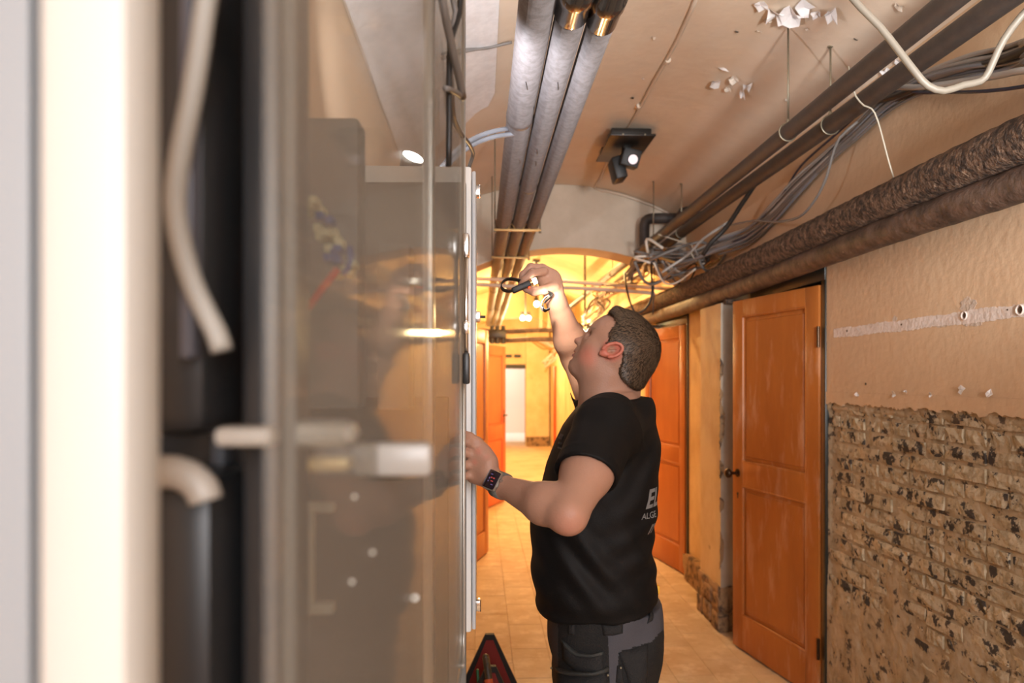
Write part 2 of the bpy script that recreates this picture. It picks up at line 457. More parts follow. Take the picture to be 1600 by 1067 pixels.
# ---------------- brickwork, each brick a piece of the right wall
def brick_mesh(L, H, seed):
    rnd = random.Random(seed); bm = bmesh.new(); D = .045
    box(bm, (-D/2, -L/2, -H/2), (D/2, L/2, H/2))
    bmesh.ops.subdivide_edges(bm, edges=[e for e in bm.edges if abs(e.verts[0].co.y-e.verts[1].co.y) > L*.5], cuts=3)
    bmesh.ops.subdivide_edges(bm, edges=[e for e in bm.edges if abs(e.verts[0].co.z-e.verts[1].co.z) > H*.5], cuts=1)
    for v in bm.verts:
        nv = noise.noise_vector(v.co*26+Vector((seed*3.1, 0, 0)))
        v.co += Vector((nv[0]*.006, nv[1]*.006, nv[2]*.004))
        if v.co.x < 0:
            edge = max(abs(v.co.y)/(L/2), abs(v.co.z)/(H/2))
            if edge > .85: v.co.x += rnd.uniform(.001, .008)
            else: v.co.x += rnd.uniform(-.003, .004)
            v.co.y *= .985; v.co.z *= .96
    me = bpy.data.meshes.new('brick'); bm.to_mesh(me); bm.free(); return me
BL, BH, JT = .205, .050, .012
bms = []
for i in range(7):
    me = brick_mesh(BL, BH, i); me.materials.append(M_brick); bms.append(me)
half = []
for i in range(4):
    me = brick_mesh(BL*.47, BH, 50+i); me.materials.append(M_brick); half.append(me)
red = brick_mesh(BL, BH, 77); red.materials.append(M_brick_red)
rowh = BH+JT
rnd = random.Random(5)
for r in range(23):
    z = 1.455 - r*rowh - rowh/2
    if z < .03: break
    y = 3.41 - (.0 if r % 2 else .105)
    hd = (r % 3 == 1)
    while y > .75:
        L = BL*.47 if (hd or rnd.random() < .13) else BL
        me = rnd.choice(half) if L < .15 else rnd.choice(bms)
        yc = y-L/2
        py_, pz_ = wyz(1532, 678)
        if abs(yc-py_) < .12 and abs(z-pz_) < .035 and L > .15: me = red
        o = bpy.data.objects.new('brick', me)
        sink = .008*rnd.random() + (.012 if z < .55 and rnd.random() < .5 else 0)
        # plaster smears thicken towards the floor, swallowing some bricks
        if z < .62 and rnd.random() < (.62-z)*.9: y -= L+JT; continue
        o.location = (XR+.0265+sink, yc, z+rnd.uniform(-.003, .003)); o.rotation_euler = (rnd.uniform(-.02, .02), rnd.uniform(-.03, .03), rnd.uniform(-.02, .02))
        if rnd.random() < .4: o.scale = (1, -1, 1)
        link(o, wr); y -= L+JT
# smeared mortar skin: displaced sheet standing slightly behind the brick faces
bm = bmesh.new(); ny_, nz_ = 300, 170; g = []
for j in range(nz_+1):
    row = []; z = -.01+1.48*j/nz_
    for i in range(ny_+1):
        y = .5+(3.44-.5)*i/ny_
        v = Vector((0, y, z))
        h = .0165 + .004*noise.fractal(v*9, 1, 2, 3) + .0025*noise.noise(v*60)
        low = max(0, .75-z+.18*noise.noise(Vector((0, y*4, z*3))))
        h -= min(.016, low*.036)*(1+.5*noise.noise(v*12))
        h -= .014*max(0, 1-(3.44-y)/.05)
        if z > 1.415+.03*noise.noise(Vector((0, y*9, 1))): h -= .010
        row.append(bm.verts.new((XR+max(.0015, h), y, z)))
    g.append(row)
for j in range(nz_):
    for i in range(ny_): bm.faces.new((g[j][i], g[j+1][i], g[j+1][i+1], g[j][i+1]))
ms = bobj('mortar_smear', bm, M_mortar, wr, smooth=True); ms['kind'] = 'stuff'
bm = bmesh.new(); box(bm, (XR, Y0, -.01), (XR+.06, .52, 1.47)); bobj('plaster_field', bm, M_wall, wr)
# ragged lower edge of the plaster, curls of torn paint
rnd = random.Random(11)
pts_top = []
lower = []
y_ = .5
while y_ < 3.44:
    lower.append((y_, 1.446+.010*noise.noise(Vector((y_*13, 0, 0)))+.006*rnd.uniform(-1, 1))); y_ += .012
bm = bmesh.new(); prism(bm, [(3.44, 1.50), (.5, 1.50)]+lower, lambda u, v: Vector((XR-.004, u, v)), lambda u, v: Vector((XR+.012, u, v)))
bobj('plaster_edge', bm, M_wall, wr)
def curl(name, pts, m, parent, seed, nrm, lift=.02, th=.0008):
    """a torn flake of paint: fan polygon whose far edge lifts off the surface"""
    rnd = random.Random(seed); bm = bmesh.new(); n = len(pts)
    c = sum(pts, Vector())/n
    a = [bm.verts.new(p + nrm*(lift*rnd.uniform(.1, 1))) for p in pts]; b = [bm.verts.new(v.co - nrm*th) for v in a]
    ca = bm.verts.new(c+nrm*lift*.3); cb = bm.verts.new(c+nrm*(lift*.3-th))
    for i in range(n):
        j = (i+1) % n
        bm.faces.new((a[i], a[j], ca)); bm.faces.new((b[j], b[i], cb)); bm.faces.new((a[i], b[i], b[j], a[j]))
    bmesh.ops.recalc_face_normals(bm, faces=bm.faces)
    return bobj(name, bm, m, parent)
for px, py, s in ((1342, 617, .014), (1506, 609, .022), (1550, 615, .018), (1400, 616, .018), (1420, 612, .012), (1458, 617, .012)):
    y, z = wyz(px, py); rr = random.Random(px)
    curl('paint_flake', [Vector((XR-.004, y+s*math.cos(a)*rr.uniform(.5, 1.1), z+s*math.sin(a)*rr.uniform(.3, .9))) for a in [2*PI*i/7 for i in range(7)]],
         M_paper, wr, px, Vector((-1, 0, 0)), .012)

# ---------------- flaking paint on the vault, each flake a piece of the ceiling
def vflake(px, py, w_, h_, seed, m=None, lift=.03, ang=0):
    c = WV(px, py, 0); rr = random.Random(seed); pts = []
    for i in range(9):
        a = 2*PI*i/9
        du, dv = w_*math.cos(a)*rr.uniform(.55, 1.15), h_*math.sin(a)*rr.uniform(.55, 1.15)
        u, v = du*math.cos(ang)-dv*math.sin(ang), du*math.sin(ang)+dv*math.cos(ang)
        x = c.x+u; pts.append(Vector((x, c.y+v, vault_z(x)-.004)))
    return curl('paint_flake', pts, m or M_paper, ceiling, seed, Vector((0, 0, -1)), lift)
for i, a in enumerate([(1118, 124, .035, .05, .03, 0), (1146, 118, .03, .03, .03, 1), (1168, 127, .03, .04, .05, 0), (1160, 138, .012, .03, .05, 0), (1128, 103, .03, .008, .01, 0),
          (1136, 134, .02, .02, .02, 1), (1213, 15, .05, .05, .04, 0), (1238, 12, .05, .06, .05, 0), (1255, 6, .04, .05, .03, 0), (1275, 10, .02, .03, .05, 0), (1297, 12, .025, .04, .05, 0),
          (1188, 4, .03, .03, .02, 0), (1200, 28, .018, .012, .01, 1), (1405, 3, .02, .02, .02, 1), (1152, 45, .010, .006, .01, 2), (1186, 44, .012, .006, .01, 1), (1260, 41, .008, .01, .01, 1),
          (1337, 58, .012, .004, .008, 2), (1411, 152, .03, .03, .03, 1), (1442, 150, .03, .02, .03, 1), (1460, 168, .02, .025, .04, 0), (1500, 168, .015, .015, .02, 1), (1330, 210, .03, .02, .03, 1), (1355, 213, .02, .015, .03, 1),
          (1386, 108, .03, .03, .02, 0), (1405, 92, .03, .02, .02, 0), (1475, 142, .03, .02, .02, 0)]):
    px, py, w_, h_, lf, mi = a
    vflake(px, py, w_, h_, 100+i, (M_paper, M_flake, M_black)[mi], lf)
for i, (px, py) in enumerate(((1004, 120), (988, 150), (1240, 190), (1230, 152), (1022, 55))):
    vflake(px, py, .010, .012, 300+i, M_black if i == 1 else M_flake, .01)
# white paper sheet pasted on the vault above the cabinet
bm = bmesh.new()
poly = [(-.44, 2.1), (.06, 2.1), (.075, 2.6), (.06, 3.1), (.07, 3.6), (.078, 3.88), (.06, 3.93), (.03, 3.97), (-.02, 4.05), (-.08, 4.10), (-.2, 4.25), (-.44, 4.4)]
xs = [-.44+.515*i/16 for i in range(17)]
ye = [4.35-.5*(i/16)**1.5+.02*math.sin(i*1.3) for i in range(17)]; ye[16] -= .12
gt = [[bm.verts.new((x, 2.0+(e-2.0)*j/8, vault_z(x)-.012+.004*math.sin(j*2+x*9))) for j in range(9)] for x, e in zip(xs, ye)]
gb = [[bm.verts.new(v.co+Vector((0, 0, .003))) for v in r] for r in gt]
for i in range(16):
    for j in range(8):
        bm.faces.new((gt[i][j], gt[i][j+1], gt[i+1][j+1], gt[i+1][j])); bm.faces.new((gb[i][j], gb[i+1][j], gb[i+1][j+1], gb[i][j+1]))
bmesh.ops.recalc_face_normals(bm, faces=bm.faces)
bobj('paper_sheet', bm, M_paper, ceiling)

# ================================================================== DOORS on the right
def panel_door(root, H, Wd, T, m, rails, knob_side=1, stile=.10):
    """leaf in local axes: x from 0 (hinge) to Wd, z 0..H, front face y=0, back y=T"""
    bm = bmesh.new()
    zs = rails    # list of (z0,z1) panel openings
    box(bm, (0, 0, 0), (stile, T, H)); box(bm, (Wd-stile, 0, 0), (Wd, T, H))
    prev = 0
    for z0, z1 in zs: box(bm, (stile, 0, prev), (Wd-stile, T, z0)); prev = z1
    box(bm, (stile, 0, prev), (Wd-stile, T, H))
    return bm
def make_door(name, n, hinge, edge, H, m, m2, panels, T=.04, z0=.012, face=-1):
    root = bpy.data.objects.new(name, None); link(root); root['kind'] = 'structure'
    hx, hy = hinge; ex, ey = edge
    Wd = math.hypot(ex-hx, ey-hy); ux, uy = (ex-hx)/Wd, (ey-hy)/Wd
    nx, ny = uy, -ux                      # chosen so that the front normal looks to -x
    if nx*face < 0: nx, ny = -nx, -ny
    M = Matrix(((ux, -nx, 0, hx), (uy, -ny, 0, hy), (0, 0, 1, z0), (0, 0, 0, 1)))
    if M.to_3x3().determinant() < 0: flip = True
    else: flip = False
    root.location = (hx, hy, z0)
    st = .105
    def put(nm, bm, mm, par=root):
        bmesh.ops.transform(bm, matrix=M, verts=bm.verts)
        bmesh.ops.recalc_face_normals(bm, faces=bm.faces)
        return bobj(nm, bm, mm, par, autosmooth=40)
    for nm, lo, hi in (('stile', (0, 0, 0), (st, T, H)), ('stile', (Wd-st, 0, 0), (Wd, T, H))):
        bm = bmesh.new(); box(bm, lo, hi, bevel=.002); put(nm, bm, m)
    prev = 0
    for a, b in list(panels)+[(H, H)]:
        bm = bmesh.new(); box(bm, (st, 0, prev), (Wd-st, T, a), bevel=.002); put('rail', bm, m)
        if b > a:
            bm = bmesh.new()   # raised-and-fielded panel with sloping border
            y_in, y_f, bd = .016, .008, .028
            lo_, hi_ = (st-.004, a-.004), (Wd-st+.004, b+.004)
            ring0 = [(lo_[0], lo_[1]), (hi_[0], lo_[1]), (hi_[0], hi_[1]), (lo_[0], hi_[1])]
            ring1 = [(x+(bd if x == lo_[0] else -bd), z+(bd if z == lo_[1] else -bd)) for x, z in ring0]
            v0 = [bm.verts.new((x, y_in, z)) for x, z in ring0]; v1 = [bm.verts.new((x, y_in-.003, z)) for x, z in ring1]
            v2 = [bm.verts.new((x+(.004 if i in (0, 3) else -.004), y_f, z+(.004 if i < 2 else -.004))) for i, (x, z) in enumerate(ring1)]
            vb = [bm.verts.new((x, T-.01, z)) for x, z in ring0]
            for r0, r1 in ((v0, v1), (v1, v2), (vb, v0)):
                for i in range(4): bm.faces.new((r0[i], r0[(i+1) % 4], r1[(i+1) % 4], r1[i]))
            bm.faces.new(v2); bm.faces.new(vb[::-1]); put('panel', bm, m)
            # moulding
            bm = bmesh.new()
            for (x0_, z0_), (x1_, z1_) in zip(ring0, ring0[1:]+ring0[:1]):
                cyl(bm, (x0_, .006, z0_), (x1_, .006, z1_), .008, n=8)
            put('moulding', bm, m)
        prev = b
    return root, M, Wd, put
d1h = (XR-.012, 3.475); d1e = W(1145, 600, 4.31)
door1, MD, Wd, put = make_door('door_1', 1, d1h, (d1e.x, d1e.y), 2.0, M_door, None, [(.20, .93), (1.08, 1.90)])
# knob with rose, keyhole
bm = bmesh.new(); cyl(bm, (Wd-.055, -.004, 1.005), (Wd-.055, .0, 1.005), .024, n=20); cyl(bm, (Wd-.055, -.05, 1.005), (Wd-.055, 0, 1.005), .009, n=14); put('knob_rose', bm, M_knob)
bm = bmesh.new(); r = bmesh.ops.create_uvsphere(bm, u_segments=20, v_segments=14, radius=.028)
bmesh.ops.transform(bm, matrix=Matrix.Translation((Wd-.055, -.062, 1.005)) @ Matrix.Diagonal((1, .72, 1, 1)), verts=r['verts']); put('door_knob', bm, M_knob)
bm = bmesh.new(); cyl(bm, (Wd-.055, -.002, .885), (Wd-.055, .0, .885), .009, n=14); box(bm, (Wd-.059, -.002, .86), (Wd-.051, 0, .885)); put('keyhole', bm, M_black)
for zz in (.25, 1.75):
    bm = bmesh.new(); cyl(bm, (-.006, -.006, zz-.05), (-.006, -.006, zz+.05), .008, n=12); put('hinge', bm, M_knob)
# frame of door 1
fr = bpy.data.objects.new('trim_1', None); link(fr); fr['kind'] = 'structure'; fr.location = (XR, 3.45, 0)
def fbox(nm, lo, hi, m, par): 
    bm = bmesh.new(); box(bm, lo, hi, bevel=.003); return bobj(nm, bm, m, par, autosmooth=40)
fbox('jamb', (XR-.006, 3.418, -.01), (XR+.05, 3.442, 2.15), M_paint_dark, fr)
fbox('jamb', (XR-.002, 3.442, -.01), (XR+.12, 3.470, 2.12), M_brass, fr)
fbox('jamb', (XR-.004, 4.345, -.01), (XR+.12, 4.385, 2.12), M_paint_dark, fr)
fbox('head', (XR-.008, 3.42, 2.03), (XR+.12, 4.385, 2.17), M_paint_dark, fr)
# far right door
p = W(1072, 600, 5.83); q = W(1008, 600, 6.62)
door2, MD2, Wd2, put2 = make_door('door_2', 2, (p.x-.01, p.y), (q.x, q.y), 1.98, M_door_far, None, [(.20, .86), (1.00, 1.88)])
fr2 = bpy.data.objects.new('trim_2', None); link(fr2); fr2['kind'] = 'structure'; fr2.location = (XR, 5.78, 0)
fbox('jamb', (XR-.012, 5.715, -.01), (XR+.10, 5.755, 2.12), M_paint_dark, fr2)
fbox('jamb', (XR-.012, 6.70, -.01), (XR+.10, 6.74, 2.12), M_paint_dark, fr2)
fbox('head', (XR-.014, 5.715, 2.0), (XR+.10, 6.74, 2.14), M_paint_dark, fr2)
# open leaves on the left, seen beyond the cabinet
M_door_l = mat('orange_door_paint_left', (.62, .24, .06), .4, color2=(.52, .17, .04), scale=3, stretch=(1, 1, .3), bump=.1)
M_door_l2 = mat('coral_red_door_paint', (.66, .16, .06), .45, color2=(.58, .12, .05), scale=3, stretch=(1, 1, .3), bump=.1)
def left_door(name, h, e, H, m, panels, handle=False):
    root, M_, w_, pt = make_door(name, 3, h, e, H, m, None, panels, face=1)
    if handle:
        bm = bmesh.new(); box(bm, (w_-.075, -.004, .98), (w_-.045, 0, 1.16)); cyl(bm, (w_-.06, -.045, 1.09), (w_-.06, 0, 1.09), .009, n=10)
        cyl(bm, (w_-.06, -.042, 1.09), (w_-.19, -.042, 1.09), .009, n=10); pt('door_handle', bm, M_black)
    return root
a, b = W(728, 600, 5.95), W(763, 600, 6.6)
left_door('door_3', (a.x, a.y), (b.x, b.y), 1.98, M_door_l, [(.20, .86), (1.0, 1.86)])
a, b = W(757, 600, 8.75), W(790, 600, 9.4)
left_door('door_4', (a.x, a.y), (b.x, b.y), 1.96, M_door_l2, [(.18, .80), (.98, 1.84)], True)
# ================================================================== PIPES AND CABLES
M_pvc = mat('grey_drain_pipe', (.17, .155, .155), .55, color2=(.13, .115, .112), scale=40, bump=.12, bscale=160, spec=.5, color3=(.30, .27, .28), scale3=9, lo3=.66, hi3=.8)
M_pvc2 = mat('dark_pipe_lagging', (.062, .050, .044), .55, color2=(.05, .04, .036), scale=20, bump=.1, bscale=90)
M_shine = mat('black_shrink_sleeve', (.02, .018, .016), .18, coat=.6)
M_rust = mat('dirty_lagged_pipe', (.15, .092, .06), .9, color2=(.035, .022, .016), scale=38, lo=.42, hi=.58, bump=1.0, bscale=90, color3=(.33, .22, .15), scale3=34, lo3=.58, hi3=.7)
M_rust2 = mat('dirty_brown_pipe', (.13, .085, .065), .6, color2=(.045, .030, .024), scale=12, lo=.40, hi=.62, bump=.6, bscale=40, color3=(.36, .27, .20), scale3=26, lo3=.64, hi3=.72)
M_galv = mat('galvanised_rod', (.30, .27, .20), .4, metal=.7)
M_cream = mat('cream_cable', (.66, .60, .51), .5)
M_whitepipe = mat('cream_conduit', (.62, .52, .42), .5)
M_vcream = mat('dusty_cream_cable', (.20, .175, .14), .5)
M_grey = mat('grey_cable', (.17, .155, .145), .5)
M_grey2 = mat('light_grey_cable', (.36, .34, .32), .5)
M_grey3 = mat('bluegrey_cable', (.20, .21, .24), .4)
M_blk = mat('black_cable', (.018, .016, .015), .45)
M_navy = mat('navy_cable', (.02, .025, .05), .45)
M_bracket = mat('yellowed_steel_bracket', (.45, .27, .10), .45, metal=.4)
M_tie = mat('cream_tie', (.50, .46, .37), .5)

# three parallel drain pipes hung under the vault
pz = 2.50
specs = [(.142, .047, 'grey drain pipe, widest and leftmost of the three under the vault'),
         (.232, .041, 'grey drain pipe in the middle of the three under the vault, with a black sleeve'),
         (.314, .037, 'grey drain pipe, slimmest and rightmost of the three under the vault')]
for i, (x, r, lab) in enumerate(specs):
    t = thing('drain_pipe', lab, 'pipe', (x, 1.0, pz), group='three drain pipes under the vault')
    z = pz - .05 + r
    tube('pipe_run', [(x, -1.2, z), (x, 12.6, z)], r, M_pvc, t, n=32, curved=False)
    ys = [(2.62+.9*i, .004)] + [(4.42, .005), (7.6, .006), (9.5, .006)]
    for y, e in ys:
        bm = bmesh.new()
        sweep(bm, [(x, y-.018, z), (x, y-.014, z), (x, y+.014, z), (x, y+.018, z)], [r+.0005, r+e*.6, r+e*.6, r+.0005], 32, cap=False); bobj('joint_ring', bm, M_pvc if e < .005 else M_pvc2, t, smooth=True)
    if i:
        y0 = 1.83 if i == 1 else 1.86
        bm = bmesh.new(); L = [(x, y0-.20, z), (x, y0-.19, z), (x, y0-.11, z), (x, y0-.105, z), (x, y0-.06, z), (x, y0-.055, z), (x, y0+.03, z), (x, y0+.04, z)]
        sweep(bm, L, [r, r+.004, r+.005, r+.008, r+.008, r+.005, r+.004, r], 32, cap=False); bobj('shrink_sleeve', bm, M_shine, t, smooth=True)
    if i < 2:
        for k, (yy, side) in enumerate(((2.45+.4*i, 1), (3.0, 1), (2.2, 1))):   # small nicks in the surface
            a0 = -PI/2 + (.9 - .5*k)*(1 if i == 0 else -.3)
            pts = [(x+(r+.0006)*math.cos(a0+s*.06), yy+.02*s, z+(r+.0006)*math.sin(a0+s*.06)) for s in range(4)]
            tube('scratch', pts, [.0012]*99 if False else .0011, M_blk, t, n=5)
# yellowed cross brackets under the drain pipes
for k, (y, lab) in enumerate(((4.36, 'yellowed steel bracket under the three drain pipes, before the arch'), (5.35, 'yellowed steel bracket under the three drain pipes, directly at the arch'))):
    b = thing('pipe_bracket', lab, 'bracket', (.23, y, 2.44), group='brackets of the drain pipes')
    boxobj('cross_bar', (.082, y-.010, 2.436), (.362, y+.010, 2.449), M_bracket, b, bevel=.002)
    for x in (.088, .356): tube('threaded_rod', [(x, y, 2.43), (x, y, vault_z(x)+.01)], .004, M_galv, b, n=8, curved=False)
    for x in (.088, .356): cylobj('nut', (x, y, 2.425), (x, y, 2.436), .009, M_galv, b, n=6)
    for x in (.187, .275): tube('strap', [(x-.02+.04*s/8, y, 2.449+.028*math.sin(PI*s/8)) for s in range(9)], .003, M_bracket, b, n=6)

# dark lagged heating pipes on the right
def hung_pipe(name, P, r, m, lab, cat='pipe', rods=(), group=None, n=24):
    t = thing(name, lab, cat, P[0], group)
    tube('pipe_run', P, r, m, t, n=n, step=.1)
    for (q, zt) in rods:
        q = Vector(q)
        tube('threaded_rod', [q+Vector((0, 0, r*.9)), (q.x, q.y, zt)], .0042, M_galv, t, n=8, curved=False)
        bm = bmesh.new(); sweep(bm, [q+Vector((math.sin(a)*(r+.003), 0, math.cos(a)*(r+.003))) for a in [2*PI*i/24 for i in range(25)]], .003, 6, cap=False, flat=None)
        bobj('clamp', bm, M_galv, t, smooth=True)
        cylobj('nut', q+Vector((0, 0, r+.002)), q+Vector((0, 0, r+.016)), .008, M_galv, t, n=6)
        cylobj('wall_plug', (q.x, q.y, zt-.004), (q.x, q.y, zt+.002), .011, M_galv, t, n=12)
C1 = [(1.245, .9, 2.565), (1.245, 2.0, 2.562), (1.25, 3.5, 2.558), (1.255, 5.4, 2.558), (1.25, 7.5, 2.56), (1.25, 12.6, 2.56)]
hung_pipe('heating_pipe', C1, .0335, M_pvc2, 'dark lagged pipe hung on thin rods, running from top right into the arch', rods=[((1.247, 2.93, 2.56), vault_z(1.247)), ((1.255, 5.28, 2.558), vault_z(1.25)), ((1.25, 6.9, 2.559), vault_z(1.25))], group='dark lagged pipes')
p0, p1 = W(1700, -95, 1.75), W(1075, 356, 5.0)
d_ = (p1-p0)
C2 = [p0-d_*.2, p0, p0+d_*.5, p1, p1+d_*.9]
C2 = [Vector(v) for v in C2]; C2[-1].x = 1.45
rq = p0 + d_*((2.95-p0.y)/d_.y)
rq2 = p0 + d_*((5.1-p0.y)/d_.y)
hung_pipe('heating_pipe', C2, .036, M_pvc2, 'dark lagged pipe between the hung pipe and the cable bundle', rods=[(tuple(rq), vault_z(rq.x)), (tuple(rq2), vault_z(rq2.x))], group='dark lagged pipes')
# branch with square elbows on the arch
bp_ = [WY(1007, 392, 5.62), WY(1007, 352, 5.62), WY(1012, 343, 5.62), WY(1024, 341, 5.62), WY(1060, 341, 5.62), WY(1130, 338, 5.6), WY(1168, 336, 5.6)]
t = thing('branch_pipe', 'dark lagged branch pipe bent square around the arch corner, behind the hung rods', 'pipe', bp_[0])
tube('pipe_run', bp_, .040, M_pvc2, t, n=20, step=.04)
t = thing('branch_pipe', 'short dark branch pipe curving up behind the first lagged pipe', 'pipe', WY(1065, 330, 5.4))
tube('pipe_run', [WY(1062, 352, 5.45), WY(1064, 336, 5.45), WY(1074, 330, 5.45), WY(1130, 333, 5.45)], .036, M_pvc2, t, n=20, step=.04)

# two dirty old pipes along the right wall
def rough(sc, amp):
    return lambda p: amp*(.55*noise.fractal(Vector(p)*sc*.5, 1, 2, 5)+.6*abs(noise.noise(Vector(p)*sc*2.3)))
def dirty(name, z, r, x, m, lab, amp, sc):
    t = thing(name, lab, 'pipe', (x, 3, z), 'old pipes along the right wall')
    pts = [(x+.006*math.sin(y*2.1+z*9), y, z+.010*math.sin(y*1.3+z*5)) for y in np.arange(.6, 10.6, .025)]
    tube('pipe_run', pts, r, m, t, n=30, curved=False, disp=rough(sc, amp))
    return t
dp1 = dirty('rusty_pipe', 2.215, .066, 1.515, M_rust, 'thick crusted brown pipe, upper of the two along the right wall', .10, 44)
dp2 = dirty('rusty_pipe', 2.105, .052, 1.535, M_rust2, 'dirty brown pipe, lower of the two above the orange door', .07, 16)
for y in (4.45, 6.6):
    bm = bmesh.new(); box(bm, (1.50, y-.02, 2.02), (XR+.005, y+.02, 2.045)); bobj('support_bracket', bm, M_rust, dp2)
# conduit strip on the wall over the pipes (faint, painted)
tube_pts = [WX(1640, 125, 1.6), WX(1450, 235, 1.6), WX(1300, 320, 1.6)]

# cream surface conduit on the vault crown with the black projector
P = [WV(px, py, .012) for px, py in ((1100, -30), (1060, 60), (1022, 128), (985, 195), (960, 232))]
t = thing('ceiling_conduit', 'thin cream conduit crossing the vault to the black projector', 'conduit', P[0])
tube('conduit_tube', P, .009, M_whitepipe, t, n=10, step=.2)
for px, py in ((1043, 95), (998, 166)):
    q = WV(px, py, .012); cylobj('saddle_clip', q-Vector((.0, .012, 0)), q+Vector((0, .012, 0)), .014, M_whitepipe, t)
P = [WV(955, 240, .012), WV(945, 262, .012), WV(938, 279, .012), WV(934, 287, .012)]
P = [P[0], P[1], P[2], Vector((P[3].x, 5.775, P[3].z))]
for px in range(950, 1080, 16):
    d = 5.78; p_ = WY(px, 300, d); P.append(Vector((p_.x, d, vault_z(p_.x)-.016)))
t = thing('ceiling_conduit', 'thin cream conduit following the curved top edge of the arch', 'conduit', P[0])
tube('conduit_tube', P, .009, M_whitepipe, t, n=10, step=.05)
# projector
pc = WV(974, 216, 0)
M_plate = mat('black_steel_plate', (.014, .012, .010), .4)
t = thing('ceiling_projector', 'black spotlight with small round lens on a flat black plate under the vault', 'spotlight', pc)
T_ = Matrix.Translation(pc)
zt = min(vault_z(pc.x-.15), vault_z(pc.x+.15))-pc.z
boxobj('mounting_plate', (-.135, -.30, zt-.052), (.135, .24, zt-.040), M_plate, t, T_, .003)
boxobj('spacer', (-.12, -.25, zt-.040), (.12, -.12, zt+.008), M_plate, t, T_, .002)
boxobj('spacer', (-.12, .10, zt-.040), (.12, .2, zt+.006), M_plate, t, T_, .002)
boxobj('swivel_arm', (-.02, -.10, zt-.10), (.03, -.03, zt-.05), M_plate, t, T_, .004)
R_ = T_ @ Matrix.Translation((.02, -.12, zt-.13)) @ Matrix.Rotation(.25, 4, 'Y') @ Matrix.Rotation(.2, 4, 'X')
boxobj('lamp_body', (-.055, -.05, -.055), (.055, .10, .05), M_black, t, R_, .006)
R2 = T_ @ Matrix.Translation((-.03, -.02, zt-.17)) @ Matrix.Rotation(-.25, 4, 'Y')
boxobj('driver_housing', (-.045, -.06, -.07), (.03, .10, .07), M_black, t, R2, .012)
M_lens = mat('lens_glass', (.75, .68, .75), .12, metal=.3, coat=1)
def xf(R, p): return R @ Vector(p)
cylobj('lens', xf(R_, (.012, -.056, -.012)), xf(R_, (.012, -.050, -.012)), .030, M_lens, t)
bm = bmesh.new(); sweep(bm, [xf(R_, (.012+.031*math.cos(a), -.054, -.012+.031*math.sin(a))) for a in [2*PI*i/24 for i in range(25)]], .004, 6, cap=False); bobj('lens_ring', bm, M_black, t, smooth=True)
for x in (-.06, .07): cylobj('screw', xf(T_, (x, -.302, zt-.046)), xf(T_, (x, -.299, zt-.046)), .005, M_galv, t, n=10)

# two cream conduits crossing the corridor behind the raised hand
for lab, P in (('cream conduit crossing the passage behind the raised hand, upper of the pair', [(690, 434), (760, 436), (845, 438), (930, 443), (1000, 448), (1062, 452)]),
               ('cream conduit crossing behind the raised hand, lower one with a kink at right', [(690, 442), (760, 445), (830, 449), (900, 450), (1010, 457), (1022, 462), (1034, 472), (1050, 474), (1072, 472)])):
    t = thing('crossing_conduit', lab, 'conduit', W(*P[0], 6.3), 'crossing conduits')
    tube('conduit_tube', [W(px, py, 6.32 if 'upper' in lab else 6.25) for px, py in P], .017, M_whitepipe, t, n=12, step=.06)
# far brown pipes across the passage
for lab, py, z_ in (('brown pipe crossing the far passage, upper of the two', 517, 9.9), ('brown pipe crossing the far passage, lower of the two', 531, 9.9)):
    P = [W(px, py+1.2*math.sin(px*.05), z_) for px in range(700, 1001, 20)]
    t = thing('far_crossing_pipe', lab, 'pipe', P[0], 'far crossing pipes')
    tube('pipe_run', P, .030, M_rust2, t, n=12, step=.1, disp=rough(9, .2))
t = thing('valve_box', 'black junction fittings where the drain pipes meet the far crossing pipes', 'fitting', W(778, 523, 9.88))
bm = bmesh.new(); c = W(777, 523, 9.88); box(bm, c-Vector((.12, .05, .05)), c+Vector((.12, .05, .06)), bevel=.01)
for s in (-.07, 0, .08): cyl(bm, c+Vector((s, 0, -.12)), c+Vector((s, 0, .12)), .03, n=12)
bobj('fitting_body', bm, M_plate, t, autosmooth=40)
# red riser pipe in the far end and pale uprights
t = tube('riser_pipe', [W(867, 572, 14.2), (W(867, 572, 14.2).x, W(867, 572, 14.2).y, 0)], .03, mat('red_riser_paint', (.55, .10, .03), .5), n=12, curved=False)
tag(t, 'thin red vertical pipe beside the far right wall', 'pipe')
for px, lab in ((845, 'pale upright strip hanging from the far ceiling, left one'), (858, 'pale upright strip hanging from the far ceiling, right one')):
    c = W(px, 505, 11.8); t = boxobj('hanging_post', (c.x-.022, c.y-.02, W(px, 513, 11.8).z), (c.x+.022, c.y+.02, vault_z(c.x)), M_whitepipe)
    tag(t, lab, 'post', 'far hanging posts')

